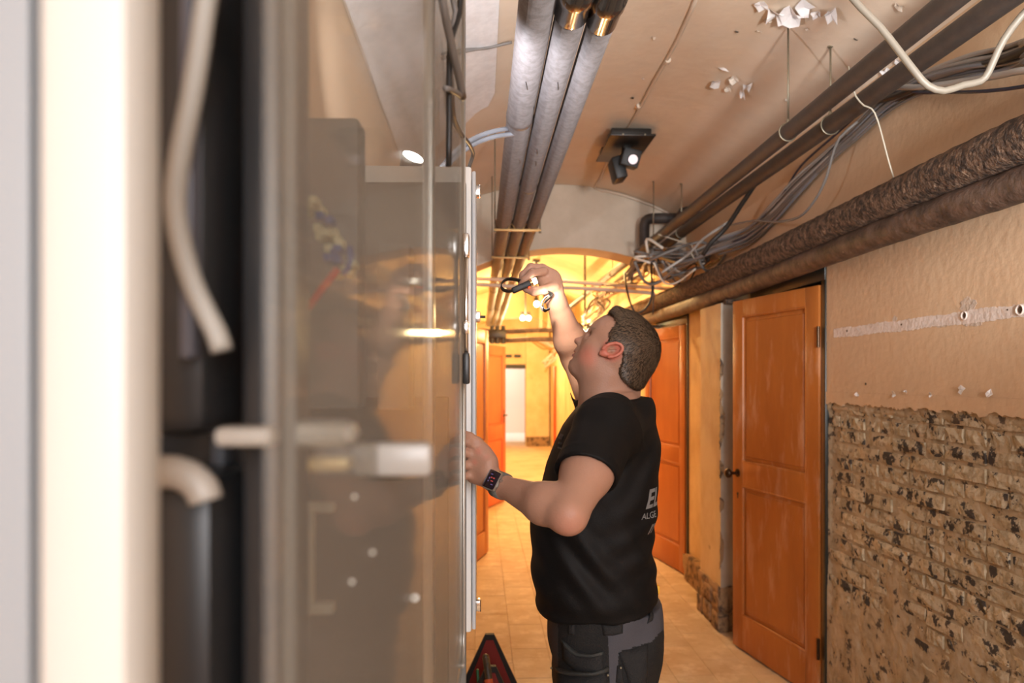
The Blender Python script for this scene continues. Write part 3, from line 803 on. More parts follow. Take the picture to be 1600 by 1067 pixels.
# far halogen spotlights that are lit in the photo
M_bulb = mat('lit_halogen_bulb', (1, .9, .7), .3, emit=((1, .80, .45), 40))
def spot(px, py, d, lab, n=1, s=1.0):
    c = W(px, py, d)
    t = thing('halogen_spotlight', lab, 'lamp', c, 'lit halogen spotlights under the far vault')
    zc = vault_z(c.x)
    cylobj('stem', (c.x, c.y, c.z+.05*s), (c.x, c.y, zc+.01), .012, M_black, t, n=8)
    boxobj('mounting_plate', (c.x-.045*s, c.y-.045*s, zc-.03), (c.x+.045*s, c.y+.045*s, zc+.01), M_black, t)
    for k in range(n):
        x = c.x+(k-(n-1)/2)*.09*s
        bm = bmesh.new(); cyl(bm, (x, c.y-.05*s, c.z+.0*s), (x, c.y+.05*s, c.z+.07*s), .042*s, .028*s, n=16); bobj('lamp_head', bm, M_black, t, autosmooth=40)
        bm = bmesh.new(); r = bmesh.ops.create_uvsphere(bm, u_segments=16, v_segments=10, radius=.034*s)
        bmesh.ops.transform(bm, matrix=Matrix.Translation((x, c.y-.062*s, c.z-.015*s)), verts=r['verts']); bobj('bulb', bm, M_bulb, t, smooth=True)
spot(821, 496, 11.2, 'twin lit halogen spotlight below the raised hand', 2)
spot(838, 474, 9.5, 'single lit halogen spotlight just under the fingers of the raised hand', 1)
spot(914, 518, 8.2, 'glaring lit halogen lamp right behind the forehead', 2, 1.1)

# ---------------- cables
def cable(lab, P, r, m, group=None, name='cable', n=8, step=.03):
    P = [Vector((min(p.x, XR-.03), p.y, min(p.z, vault_z(min(p.x, XR-.03))-.02) if p.y < 5.7 else p.z)) for p in P]
    o = tube(name, P, r, m, n=n, step=step)
    return tag(o, lab, 'cable', group)
def Wl(lst): return [W(a, b, c) for a, b, c in lst]
# grey bundle strapped to the dark pipe, from top right to the arch
rnd = random.Random(21)
spine = [(1700, 20, 1.80), (1600, 88, 2.12), (1520, 108, 2.35), (1445, 130, 2.65), (1390, 158, 2.9), (1340, 205, 3.15), (1300, 245, 3.4), (1255, 295, 3.75), (1215, 335, 4.05), (1170, 368, 4.4), (1120, 385, 4.7), (1080, 402, 4.95), (1048, 408, 5.2)]
mats = [M_grey, M_grey, M_grey, M_grey2, M_grey3, M_blk]
for k in range(22):
    a = rnd.uniform(0, 2*PI); R0 = rnd.uniform(.3, 1.0); ph = rnd.uniform(0, 6)
    P = []
    end = 13 if k < 15 else 11
    for i, (px, py, d) in enumerate(spine[:end]):
        fan = 30 if i == 0 else 26 if i == 1 else 20 if i == 2 else 15 if i == 3 else 13 if i < 7 else 15 if i < 9 else 13
        s = (fan/FPX)*d
        c = W(px, py, d)
        aa = a+.25*i*math.sin(ph)
        c += Vector((.5*s*R0*math.cos(aa), 0, s*R0*math.sin(aa)))+Vector((0, 0, .012*math.sin(i*1.1+ph)))
        if c.x > XR-.03: c.x = XR-.03
        P.append(c)
        if i == 0: P.insert(0, c+Vector((0, -1.7, .03)))
    # loose tails into the tangle
    if k < 12:
        for j in range(3):
            px, py, d = (1015-12*j-rnd.uniform(0, 18), 402+12*j*j*.6+rnd.uniform(-6, 10), 5.35+.2*j)
            P.append(W(px, py, d))
    q = 'cable bundle strapped to the dark pipe'
    m_ = mats[k % 6]
    cable({M_grey: 'grey cable', M_grey2: 'pale grey cable', M_grey3: 'blue grey cable', M_blk: 'black cable'}[m_]+' within the thick sagging bundle beside the dark pipes', P, rnd.choice((.0065, .008, .0100, .0075)), m_, q)
# single ones that stand apart
cable('thick black cable peeling away above the grey bundle', Wl([(1640, 60, 1.9), (1560, 95, 2.2), (1480, 115, 2.5), (1400, 150, 2.8), (1330, 168, 3.1), (1260, 215, 3.5), (1200, 262, 3.8), (1165, 310, 4.0), (1135, 355, 4.15), (1112, 378, 4.2), (1098, 398, 4.25)]), .013, M_blk)
cable('navy cable with a loose arc below the bundle', Wl([(1660, 120, 1.9), (1600, 135, 2.1), (1530, 143, 2.3), (1450, 145, 2.6), (1380, 150, 2.9), (1300, 215, 3.3), (1262, 260, 3.7), (1240, 300, 3.9), (1210, 335, 4.1), (1180, 360, 4.3), (1150, 376, 4.5), (1110, 384, 4.8)]), .0055, M_navy)
cable('grey cable sagging in a loop below the bundle', Wl([(1340, 190, 3.05), (1312, 215, 3.1), (1300, 245, 3.15), (1292, 275, 3.2), (1275, 310, 3.3), (1250, 338, 3.45), (1215, 347, 3.7), (1180, 345, 4.0), (1140, 352, 4.3)]), .006, M_grey)
cable('grey cable crossing in front of the cream cable at the top right', Wl([(1680, 104, 1.8), (1600, 110, 1.98), (1560, 118, 2.1), (1500, 128, 2.3), (1440, 136, 2.5), (1380, 140, 2.75), (1320, 175, 3.1)]), .010, M_grey2)
cable('thick cream cable hanging in a wide V at the top right', Wl([(1270, -90, 1.93), (1310, -30, 1.9), (1345, 12, 1.88), (1375, 42, 1.87), (1405, 80, 1.86), (1432, 115, 1.85), (1450, 134, 1.85), (1475, 142, 1.85), (1505, 133, 1.85), (1532, 127, 1.85), (1545, 112, 1.84), (1560, 78, 1.82), (1580, 45, 1.80), (1620, 0, 1.76), (1700, -60, 1.5), (1900, -130, 1.1)]), .0088, M_vcream, n=14)
cable('blue grey cable drooping between the fan of cables and the wall', Wl([(1680, 60, 1.85), (1600, 97, 2.1), (1540, 104, 2.3), (1480, 116, 2.55), (1400, 140, 2.9)]), .009, M_grey3)
# cable tie with hanging tail
P = Wl([(1326, 104, 2.62), (1330, 128, 2.6), (1337, 150, 2.6), (1350, 165, 2.62), (1362, 170, 2.64), (1372, 190, 2.64), (1388, 250, 2.66), (1400, 290, 2.68), (1409, 320, 2.70)])
t = tag(tube('cable_tie', P, .0030, M_tie, n=6, flat=None), 'long cream cable tie hanging straight from the dark pipe past the dirty pipes', 'cable tie')
P = Wl([(1028, 366, 5.0), (1050, 373, 4.98), (1082, 384, 4.9), (1080, 396, 4.88), (1088, 408, 4.9)])
tag(tube('cable_tie', P, .004, M_tie, n=6), 'cream cable tie stretched from the dark pipe to the tangle of cables', 'cable tie')
cable('pale grey cable end poking left out of the tangle', Wl([(1140, 346, 4.5), (1100, 372, 4.6), (1085, 388, 4.65), (1070, 402, 4.7), (1050, 415, 4.72), (1034, 426, 4.74)]), .0085, M_grey2)
# tangle before the arch
grp = 'tangle of loose cables under the arch'
rnd = random.Random(4)
for k in range(22):
    x0, y0 = rnd.uniform(1010, 1120), rnd.uniform(385, 412)
    d0 = rnd.uniform(4.8, 5.5)
    kind = k % 3
    if kind == 0:   # coil back left and run along the pipe
        pts = [(x0, y0, d0), (x0-25, y0-10+rnd.uniform(-6, 6), d0+.1), (1020+rnd.uniform(-8, 8), 402+rnd.uniform(-6, 8), d0+.2), (1006+rnd.uniform(-8, 8), 425+rnd.uniform(-6, 6), 6.0),
               (985+rnd.uniform(-10, 10), 440+rnd.uniform(-5, 5), 6.6), (955+rnd.uniform(-14, 10), 450+rnd.uniform(-5, 6), 7.3), (935+rnd.uniform(-10, 10), 478+rnd.uniform(-6, 6), 8.0), (918, 505+rnd.uniform(-5, 5), 8.8)]
    elif kind == 1:  # looping inside the tangle
        pts = [(x0, y0, d0)]
        for j in range(6): pts.append((1060+rnd.uniform(-45, 50), 400+rnd.uniform(-12, 14), 5.2+rnd.uniform(-.15, .2)))
        pts.append((1110+rnd.uniform(-20, 20), 395, 5.3))
    else:           # arcs hanging to the right pipes
        pts = [(x0-20, y0, d0), (x0-5, y0+22+rnd.uniform(-8, 12), d0+.1), (x0+15, y0+28+rnd.uniform(-10, 10), d0+.2), (x0+45, y0+10, d0)]
    m_ = rnd.choice((M_cream, M_grey, M_grey2, M_bracket, M_grey))
    cable({M_cream: 'cream', M_grey: 'grey', M_grey2: 'pale grey', M_bracket: 'yellow brown'}[m_]+' loose cable in the tangle below the dark pipes', Wl(pts), rnd.choice((.006, .008, .010)), m_, grp)
cable('black cable hanging in a deep loop left of the tangle', Wl([(1018, 395, 5.4), (1018, 430, 5.5), (1019, 455, 5.5), (1014, 475, 5.5), (1002, 487, 5.5), (992, 488, 5.5), (984, 470, 5.5), (978, 445, 5.6), (976, 425, 5.8)]), .008, M_blk)
cable('thin black cable dangling straight beside the deep loop', Wl([(1022, 390, 5.5), (1022, 430, 5.5), (1021, 470, 5.5), (1020, 492, 5.5)]), .004, M_blk)
cable('thin black cable looping through the arch right of the tangle', Wl([(1034, 398, 5.5), (1045, 425, 5.5), (1058, 442, 5.5), (1075, 440, 5.5), (1085, 425, 5.5), (1090, 410, 5.5), (1060, 428, 5.6), (1020, 441, 5.8), (980, 443, 6.0), (930, 446, 6.4)]), .005, M_blk)
for k in range(10):
    pts = [(960+rnd.uniform(-15, 40), 446+rnd.uniform(-8, 10), 6.4), (940+rnd.uniform(-15, 15), 462+rnd.uniform(-10, 10), 7.0), (935+rnd.uniform(-20, 20), 482+rnd.uniform(-12, 8), 7.4), (918+rnd.uniform(-12, 12), 500+rnd.uniform(-8, 8), 8.0)]
    cable('loose cable of the tangle running back towards the glaring lamp', Wl(pts), .010, rnd.choice((M_cream, M_bracket, M_grey)), 'cables running to the far lamp')
for k in range(8):
    pts = [(835+rnd.uniform(-6, 6), 532, 9.9), (850+rnd.uniform(-8, 8), 540+rnd.uniform(-8, 8), 9.95), (865+rnd.uniform(-5, 8), 548+rnd.uniform(-8, 8), 10), (850+rnd.uniform(-6, 6), 575+rnd.uniform(-10, 10), 10), (862, 555, 10), (880, 532, 9.9)]
    cable('loose cable hanging in coils below the far crossing pipes', Wl(pts), .012, rnd.choice((M_cream, M_whitepipe, M_bracket)), 'far coils of cable')

# cables at the upper left, by the cabinet
cable('dark cable snaking down beside the clear door into the grey wall cabinet', Wl([(700, -30, 1.05), (712, 20, 1.08), (703, 70, 1.06), (706, 150, 1.12), (709, 185, 1.2), (721, 210, 1.42), (733, 225, 1.62), (739, 240, 1.74), (736, 252, 1.77), (731, 266, 1.79)]), .0046, M_grey, n=12)
cable('dark cable dropping along the edge of the clear door', Wl([(720, -30, 1.08), (718, 20, 1.08), (708, 52, 1.06), (702, 90, 1.04), (702, 180, 1.03), (701, 260, 1.03)]), .0042, M_blk, n=10)
o = cable('thick grey cable stub with a cut end by the white paper', Wl([(684, -40, .93), (693, 10, .95), (700, 45, .98), (710, 90, 1.02), (718, 125, 1.06), (723, 152, 1.09)]), .0056, M_grey, n=14)
cable('short grey cable behind the cut cable stub', Wl([(696, 138, 1.0), (705, 141, 1.03), (716, 147, 1.07), (723, 153, 1.10)]), .0042, M_grey, n=10)
for k, (lab) in enumerate(('blue grey cable curving from the drain pipes to the cabinet, upper one', 'blue grey cable curving from the drain pipes to the cabinet, lower one')):
    y = 9*k
    cable(lab, Wl([(812, 198+y, 2.7), (796, 201+y, 2.7), (775, 204+y, 2.65), (750, 212+y, 2.6), (728, 224+y, 2.5), (708, 240+y, 2.4), (690, 262+y, 2.3)]), .0085, M_grey3, 'pair of curved cables', n=12)
cable('thin brown cable on the white paper, upper of two', Wl([(690, 84, 3.1), (730, 72, 3.15), (760, 66, 3.2), (796, 64, 3.2)]), .006, M_grey)
cable('thin brown cable on the white paper, lower of two', Wl([(690, 92, 3.1), (730, 80, 3.15), (765, 71, 3.2), (800, 66, 3.2)]), .006, M_grey)

# ================================================================== CABINETS ON THE LEFT
M_cab = mat('light_grey_steel', (.80, .82, .82), .4, bump=.03)
M_cabface = mat('pale_grey_powder_coat', (.56, .59, .62), .35)
M_creamsteel = mat('cream_steel_frame', (.62, .615, .585), .45)
M_acryl = acrylic('clear_door_acrylic', (.86, .86, .84), .06, 1.30, .16)
M_innergrey = mat('grey_inner_plate', (.17, .165, .155), .5)
M_beige = mat('beige_inner_plate', (.42, .38, .30), .5)
M_chrome = mat('chromed_rod', (.75, .75, .75), .18, metal=1)
M_alu = mat('brushed_aluminium', (.62, .61, .58), .3, metal=.6)

# wall cabinet the man works in
cab = thing('wall_cabinet', 'light grey steel wall cabinet the man holds with his left hand', 'cabinet', (-.07, 1.95, .93))
cx = WY(743.5, 600, 1.70).x
z0c, z1c = W(743, 986, 1.71).z, W(743, 262, 1.71).z
bm = bmesh.new(); box(bm, (-.32, 1.70, z0c), (cx-.010, 2.25, z1c), bevel=.006); bobj('body', bm, M_cab, cab, autosmooth=40)
bm = bmesh.new(); box(bm, (cx-.009, 1.703, z0c+.006), (cx, 2.247, z1c-.010), bevel=.003); bobj('door', bm, M_cabface, cab, autosmooth=40)
for k, py in enumerate((299, 495, 945)):
    c = W(744, py, 1.74)
    hb = boxobj('hinge', (c.x-.004, c.y-.012, c.z-.012), (c.x+.010, c.y+.02, c.z+.012), M_chrome, cab, bevel=.002)
    if k == 1: cylobj('latch_pin', (c.x+.006, c.y, c.z), (c.x+.022, c.y, c.z), .003, M_blk, cab)
    else: cylobj('hinge_pin', (c.x+.008, c.y-.004, c.z-.014), (c.x+.008, c.y-.004, c.z+.014), .0035, M_chrome, cab)
# work light clamped to the wall behind the clear door
wl_ = thing('work_light', 'small white lit work light glaring through the clear cabinet door', 'lamp', (-.18, 1.89, 2.077))
M_led = mat('lit_led_face', (1, 1, 1), .3, emit=((1, .98, .95), 9))
lc = Vector((-.17, 1.885, 2.125)); ln = Vector((.40, -.55, .72)).normalized()
bm = bmesh.new(); cyl(bm, lc-ln*.035, lc, .024, .031, n=24); bobj('lamp_housing', bm, M_blackplastic, wl_, autosmooth=40)
bm = bmesh.new(); cyl(bm, lc, lc+ln*.002, .028, n=24); bobj('lit_lens', bm, M_led, wl_)
boxobj('clamp_foot', (lc.x-.05, 1.87, z1c), (lc.x+.01, 1.95, z1c+.012), M_blackplastic, wl_, bevel=.003)
cylobj('clamp_stem', (lc.x-.02, 1.91, z1c+.008), lc-ln*.03, .007, M_blackplastic, wl_)

# big clear door standing open beside the camera
dr = thing('clear_door', 'tall clear plastic cabinet door standing open along the left of the corridor', 'cabinet door', (-.05, .9, .88))
pa, pb = Vector((-.078, .285)), Vector((-.0305, 1.46))
u2 = (pb-pa).normalized(); n2 = Vector((u2.y, -u2.x))
LD = (pb-pa).length
MDR = Matrix(((u2.x, n2.x, 0, pa.x), (u2.y, n2.y, 0, pa.y), (0, 0, 1, 0), (0, 0, 0, 1)))  # x along door, y = outwards to corridor
zb, ztp = 1.02, 2.55
def dbox(nm, lo, hi, m, bev=0.0, par=dr):
    bm = bmesh.new(); box(bm, lo, hi, bevel=bev); bmesh.ops.transform(bm, matrix=MDR, verts=bm.verts); return bobj(nm, bm, m, par, autosmooth=40 if bev else None)
zbot = W(720, 1045, 1.4).z
bm = bmesh.new()
ol = [(0, ztp), (0, zbot+.0)]
for k in range(9):
    a = -PI/2+PI/2*k/8; ol.append((LD-.045+.045*math.cos(a), zbot+.06+.06*math.sin(a)))
ol.append((LD, ztp))
prism(bm, ol, lambda u, v: Vector((u, 0, v)), lambda u, v: Vector((u, -.004, v))); bmesh.ops.transform(bm, matrix=MDR, verts=bm.verts)
bobj('clear_panel', bm, M_acryl, dr)
# edge gasket with rounded lower corner
ge = [MDR @ Vector((u, -.002, v)) for u, v in ol[2:]]
tube('edge_gasket', ge, .0042, M_alu, dr, n=8, curved=False)
dbox('stiffener', (LD*.52, -.016, zbot+.05), (LD*.545, -.004, ztp), M_alu, .002)
# espagnolette handle near its far edge
hz0, hz1 = W(730, 600, 1.42).z, W(730, 368, 1.42).z
tube('handle_rod', [MDR @ Vector((LD-.05, .006, hz0+.01)), MDR @ Vector((LD-.05, .006, hz1-.01))], .0045, M_chrome, dr, n=12, curved=False)
dbox('handle_holder', (LD-.065, -.0, hz1-.045), (LD-.035, .012, hz1), M_chrome, .003)
dbox('handle_holder', (LD-.065, -.0, hz0), (LD-.035, .013, hz0+.06), M_blackplastic, .004)
dbox('handle_holder', (LD-.063, -.0, hz0+.095), (LD-.037, .011, hz0+.12), M_chrome, .003)

# open switch cabinet right beside the camera
sw = thing('switch_cabinet', 'out of focus open switch cabinet with cream post and black mouldings at the left', 'cabinet', (-.25, .5, .6))
def Wb(nm, px0, px1, py0, py1, d0, d1, m, bev=.003, par=sw):
    """upright block between two pixel columns whose face stands d0 ahead of the camera"""
    a, b = W(px0, py1, d0), W(px1, py0, d0)
    bm = bmesh.new()
    L = (W(px1, 0, d0)-W(px0, 0, d0)).to_2d().length
    M = Matrix.Translation((a.x, a.y, 0)) @ Matrix.Rotation(-YAW, 4, 'Z')
    box(bm, (0, 0, a.z), (L, d1-d0, b.z), M, bev)
    return bobj(nm, bm, m, par, autosmooth=40)
Wb('side_panel', -260, 44, -400, 1500, .40, .43, mat('blue_grey_panel', (.36, .385, .41), .5))
po = Wb('corner_post', 50, 198, -600, 1700, .30, .335, M_creamsteel, .008)
Wb('moulded_back', 160, 460, -500, 1600, .52, .56, M_blackplastic)
Wb('moulded_cover', 190, 322, -300, 684, .42, .50, M_blackplastic, .014)
Wb('moulded_cover', 190, 333, 742, 1500, .42, .50, M_blackplastic, .014)
Wb('trunking', 372, 440, -400, 1500, .44, .50, M_blackplastic, .008)
Wb('grey_rail', 278, 300, -400, 560, .405, .418, mat('slate_grey_rail', (.10, .10, .12), .4), .002)
Wb('grey_rail', 328, 350, -400, 900, .47, .49, mat('slate_grey_rail', (.075, .078, .088), .4), .002)
M_handle = mat('ivory_moulded_bar', (.38, .34, .295), .45)
Wb('latch_bar', 331, 424, 668, 699, .40, .42, M_handle, .004)
tube('pull_bar', Wl([(170, 737, .40), (230, 737, .40), (275, 738, .40), (300, 748, .40), (316, 765, .40), (322, 782, .40)]), .0090, M_handle, sw, n=14, step=.004)
for px, py in ((220, 653), (218, 820), (225, 880)):
    bm = bmesh.new(); c = W(px, py, .415); cyl(bm, c, W(px, py, .43), .0042, n=12); bobj('screw', bm, M_alu, sw)
# inner parts behind the clear door
Wb('inner_plate', 380, 728, 284, 1700, 1.662, 1.68, M_innergrey)
Wb('inner_plate', 430, 700, 620, 1800, 1.18, 1.20, mat('brown_grey_plate', (.085, .070, .055), .5))
Wb('inner_beam', 452, 560, 182, 640, .95, 1.0, M_innergrey, .006)
Wb('cable_duct', 590, 640, 380, 640, 1.05, 1.1, mat('mid_grey_duct', (.22, .21, .19), .5), .003)
Wb('door_rail', 548, 674, 693, 746, .50, .52, mat('satin_grey_rail', (.33, .31, .285), .35), .005)
Wb('latch_block', 442, 550, 659, 700, .42, .45, mat('white_latch_plastic', (.50, .49, .46), .35), .008)
Wb('yellow_highlight_bar', 478, 545, 714, 738, .44, .46, mat('painted_yellow_highlight', (.55, .42, .2), .35, metal=.4), .003)  # yellow highlight under the latch block, put in as a brass-coloured bar
Wb('edge_strip', 441, 462, -300, 1400, .42, .425, mat('grey_edge_strip', (.16, .16, .15), .5), .001)
for (a, b, c, d) in ((472, 488, 788, 960), (472, 522, 786, 802), (472, 520, 944, 962)):
    Wb('u_bracket', a, b, c, d, .70, .715, M_beige, .003)
for px, py in ((554, 776), (582, 863), (550, 909), (648, 934)):
    c = W(px, py, .72); bm = bmesh.new(); cyl(bm, c, W(px, py, .74), .0045, n=12); bobj('screw', bm, M_creamsteel, sw)
rnd = random.Random(3)
M_term = mat('ivory_terminal', (.70, .66, .42), .4); M_term2 = mat('blue_terminal', (.04, .08, .30), .4)
for k in range(26):
    t_ = k/25
    px, py = 482+58*t_+rnd.uniform(-13, 13), 325+95*t_+rnd.uniform(-20, 20)
    d = .66+rnd.uniform(0, .04)
    Wb('terminal', px-6, px+6, py-6, py+6, d, d+.02, M_term2 if rnd.random() < .28 else M_term, .001)
tube('red_wire', Wl([(528, 420, .66), (512, 440, .66), (495, 462, .66), (482, 480, .67)]), .0035, mat('red_wire_pvc', (.6, .05, .02), .4), sw, n=8)
tube('blue_wire', Wl([(545, 385, .68), (548, 410, .68), (536, 430, .68)]), .003, M_term2, sw, n=8)
# pale cable hanging in the cabinet
cable('thick off white cable dangling in the black cabinet, strongly out of focus', Wl([(335, -60, .40), (322, 0, .40), (311, 80, .40), (298, 160, .40), (284, 230, .40), (275, 290, .40), (275, 335, .40), (284, 385, .40), (300, 440, .40), (320, 485, .40), (338, 520, .40), (347, 548, .40)]), .0058, mat('offwhite_cable', (.36, .335, .295), .5), n=16, step=.01)

# ================================================================== TOOL TOTE on the floor
tc_ = W(767, 1067, 2.72)
tx, ty = tc_.x, tc_.y
M_tote = mat('black_tote_fabric', (.012, .012, .012), .6, bump=.3, bscale=200)
M_tred = mat('red_tote_lining', (.20, .015, .012), .6)
tt = thing('tool_tote', 'black and red open tool tote with a tube handle on the floor at the bottom', 'tool bag', (tx, ty, 0))
apex = W(769, 1040, 2.72).z
for sgn, nm in ((-1, 'end_panel'), (1, 'end_panel')):
    yy = ty + .0 + (0 if sgn < 0 else .34)
    for (ww, zz, m, off) in ((1.0, 0, M_tote, 0), (.80, -.022, M_tred, -.004)):
        bm = bmesh.new()
        pl = [(-.13*ww, .0+.01), (-.13*ww, .26), (-.018*ww, apex+zz), (.018*ww, apex+zz), (.13*ww, .26), (.13*ww, .01)]
        prism(bm, pl, lambda u, v: Vector((tx+u, yy-.010+off, v)), lambda u, v: Vector((tx+u, yy+.010+off*.2, v)))
        bobj(nm if m is M_tote else 'lining', bm, m, tt)
boxobj('base', (tx-.13, ty, .0), (tx+.13, ty+.34, .02), M_tote, tt)
for s in (-1, 1): boxobj('side_panel', (tx+s*.13-.006, ty, .0), (tx+s*.13+.006, ty+.34, .25), M_tote, tt, bevel=.002)
M_hammer = mat('worn_brown_grip', (.12, .07, .03), .35, color2=(.04, .03, .02), scale=30)
hp0, hp1 = W(759, 1027, 2.62), W(768, 1100, 2.55)
t = thing('hammer', 'worn brown handled tool leaning out of the tote', 'tool', hp1)
tube('handle', [hp0, hp0.lerp(hp1, .5)+Vector((.002, 0, 0)), hp1], .0125, M_hammer, t, n=14)
bm = bmesh.new(); r = bmesh.ops.create_uvsphere(bm, u_segments=14, v_segments=10, radius=.0127); bmesh.ops.transform(bm, matrix=Matrix.Translation(hp0), verts=r['verts']); bobj('handle_end', bm, M_hammer, t, smooth=True)
tube('collar', [hp0.lerp(hp1, .48), hp0.lerp(hp1, .7)], .0145, mat('orange_grip', (.6, .10, .03), .4), t, n=14, curved=False)
tube('shaft', [hp1, (hp1.x+.02, hp1.y+.15, .03)], .010, M_hammer, t, n=12, curved=False)
sd0 = W(773, 1052, 2.75)
t = thing('screwdriver', 'black handled screwdriver with yellow ring standing in the tote', 'tool', sd0)
tube('handle', [sd0, sd0+Vector((.008, .02, -.10))], .010, M_black, t, n=12, curved=False)
tube('grip_ring', [sd0+Vector((.0012, .003, -.012)), sd0+Vector((.0018, .005, -.018))], .0108, mat('yellow_ring', (.8, .45, .05), .4), t, n=12, curved=False)
tube('blade', [sd0+Vector((.008, .02, -.10)), sd0+Vector((.012, .03, sd0.z*-1+.03))], .003, M_chrome, t, n=8, curved=False)
gd = W(746, 1046, 2.74)
t = tag(tube('marker_pen', [gd, gd+Vector((.006, .02, -.10)), (gd.x+.012, gd.y+.05, .03)], .0055, mat('green_pen', (.01, .10, .03), .4), n=10, curved=False), 'thin dark green pen sticking out at the left of the tote', 'pen')
# ================================================================== THE MAN (one continuous body; clothes, hair, watch as children)
class Field:
    def __init__(s, lo, hi, h):
        s.lo = np.array(lo, float); s.h = h
        s.n = np.ceil((np.array(hi)-s.lo)/h).astype(int)+1
        s.F = np.full(tuple(s.n), .25, np.float32)
    def block(s, lo, hi):
        a = np.maximum(np.floor((np.array(lo)-s.lo)/s.h).astype(int), 0); b = np.minimum(np.ceil((np.array(hi)-s.lo)/s.h).astype(int)+1, s.n)
        if np.any(b <= a): return None
        sl = tuple(slice(i, j) for i, j in zip(a, b))
        X = [(s.lo[k]+s.h*np.arange(a[k], b[k])).astype(np.float32) for k in range(3)]
        return sl, np.meshgrid(*X, indexing='ij')
    def add(s, fn, lo, hi, k=.012, op='u'):
        m = k*1.5+.012
        r = s.block(np.array(lo)-m, np.array(hi)+m)
        if r is None: return
        sl, (X, Y, Z) = r
        d = fn(X, Y, Z).astype(np.float32); f = s.F[sl]
        if op == 'u': h = np.clip(.5+.5*(f-d)/k, 0, 1); s.F[sl] = f*(1-h)+d*h-k*h*(1-h)
        elif op == 's': h = np.clip(.5-.5*(f+d)/k, 0, 1); s.F[sl] = f*(1-h)+(-d)*h+k*h*(1-h)
        elif op == 'i': h = np.clip(.5-.5*(d-f)/k, 0, 1); s.F[sl] = d*(1-h)+f*h+k*h*(1-h)
    def cone(s, p0, p1, r0, r1, k=.012, op='u', sq=None):
        p0, p1 = np.array(p0, float), np.array(p1, float); ba = p1-p0; L2 = ba@ba
        R = max(r0, r1)
        def fn(X, Y, Z):
            x, y, z = X-p0[0], Y-p0[1], Z-p0[2]
            t = np.clip((x*ba[0]+y*ba[1]+z*ba[2])/L2, 0, 1)
            dx, dy, dz = x-t*ba[0], y-t*ba[1], z-t*ba[2]
            if sq is not None:     # flatten along a direction
                a, f = sq; q = (dx*a[0]+dy*a[1]+dz*a[2])*(f-1)
                dx, dy, dz = dx+q*a[0], dy+q*a[1], dz+q*a[2]
            return np.sqrt(dx*dx+dy*dy+dz*dz)-(r0+(r1-r0)*t)
        s.add(fn, np.minimum(p0, p1)-R, np.maximum(p0, p1)+R, k, op)
    def ell(s, c, r, A=None, k=.012, op='u'):
        """ellipsoid; rows of A are its axes"""
        c = np.array(c, float); r = np.array(r, float); A = np.eye(3) if A is None else np.array(A)
        R = r.max()
        def fn(X, Y, Z):
            x, y, z = X-c[0], Y-c[1], Z-c[2]
            u = [(A[i][0]*x+A[i][1]*y+A[i][2]*z) for i in range(3)]
            k0 = np.sqrt(sum((u[i]/r[i])**2 for i in range(3))); k1 = np.sqrt(sum((u[i]/r[i]**2)**2 for i in range(3)))+1e-6
            return k0*(k0-1)/k1
        s.add(fn, c-R, c+R, k, op)
    def mesh(s):
        F = s.F; h = s.h; ins = F < 0
        c = [ins[i:F.shape[0]-1+i, j:F.shape[1]-1+j, l:F.shape[2]-1+l] for i in (0, 1) for j in (0, 1) for l in (0, 1)]
        a = c[0].copy(); o = c[0].copy()
        for q in c[1:]: a &= q; o |= q
        act = o & ~a
        I = np.argwhere(act); idx = -np.ones(act.shape, np.int32); idx[act] = np.arange(len(I))
        P = np.zeros((len(I), 3)); cnt = np.zeros(len(I))
        cor = [(i, j, l) for i in (0, 1) for j in (0, 1) for l in (0, 1)]
        V = {q: F[I[:, 0]+q[0], I[:, 1]+q[1], I[:, 2]+q[2]] for q in cor}
        for qa in cor:
            for ax in range(3):
                if qa[ax]: continue
                qb = list(qa); qb[ax] = 1; qb = tuple(qb)
                fa, fb = V[qa], V[qb]; m = (fa < 0) != (fb < 0)
                t = np.where(m, fa/np.where(m, fa-fb, 1), 0)
                for k in range(3): P[:, k] += np.where(m, qa[k]+(t if k == ax else 0), 0)
                cnt += m
        P = (P/cnt[:, None]+I)*h+s.lo
        quads = []
        for ax in range(3):
            b, c2 = [(1, 2), (2, 0), (0, 1)][ax]
            sl0 = [slice(None)]*3; sl1 = [slice(None)]*3; sl0[ax] = slice(0, -1); sl1[ax] = slice(1, None)
            A0 = ins[tuple(sl0)]; A1 = ins[tuple(sl1)]
            E = np.argwhere(A0 != A1)
            ok = (E[:, b] > 0) & (E[:, c2] > 0) & (E[:, b] < F.shape[b]-1) & (E[:, c2] < F.shape[c2]-1); E = E[ok]
            fl = A0[tuple(E.T)]
            def at(db, dc):
                Q = E.copy(); Q[:, b] += db; Q[:, c2] += dc; return idx[tuple(Q.T)]
            q = np.stack([at(-1, -1), at(0, -1), at(0, 0), at(-1, 0)], 1)
            q[~fl] = q[~fl][:, ::-1]; quads.append(q)
        Q = np.concatenate(quads); return P, Q
def np_mesh(name, P, Q):
    me = bpy.data.meshes.new(name); n, m = len(P), len(Q); w_ = Q.shape[1]
    me.vertices.add(n); me.vertices.foreach_set('co', np.asarray(P, np.float32).ravel())
    me.loops.add(m*w_); me.loops.foreach_set('vertex_index', np.asarray(Q, np.int32).ravel())
    me.polygons.add(m); me.polygons.foreach_set('loop_start', np.arange(0, m*w_, w_, dtype=np.int32)); me.update(calc_edges=True); me.validate()
    return me
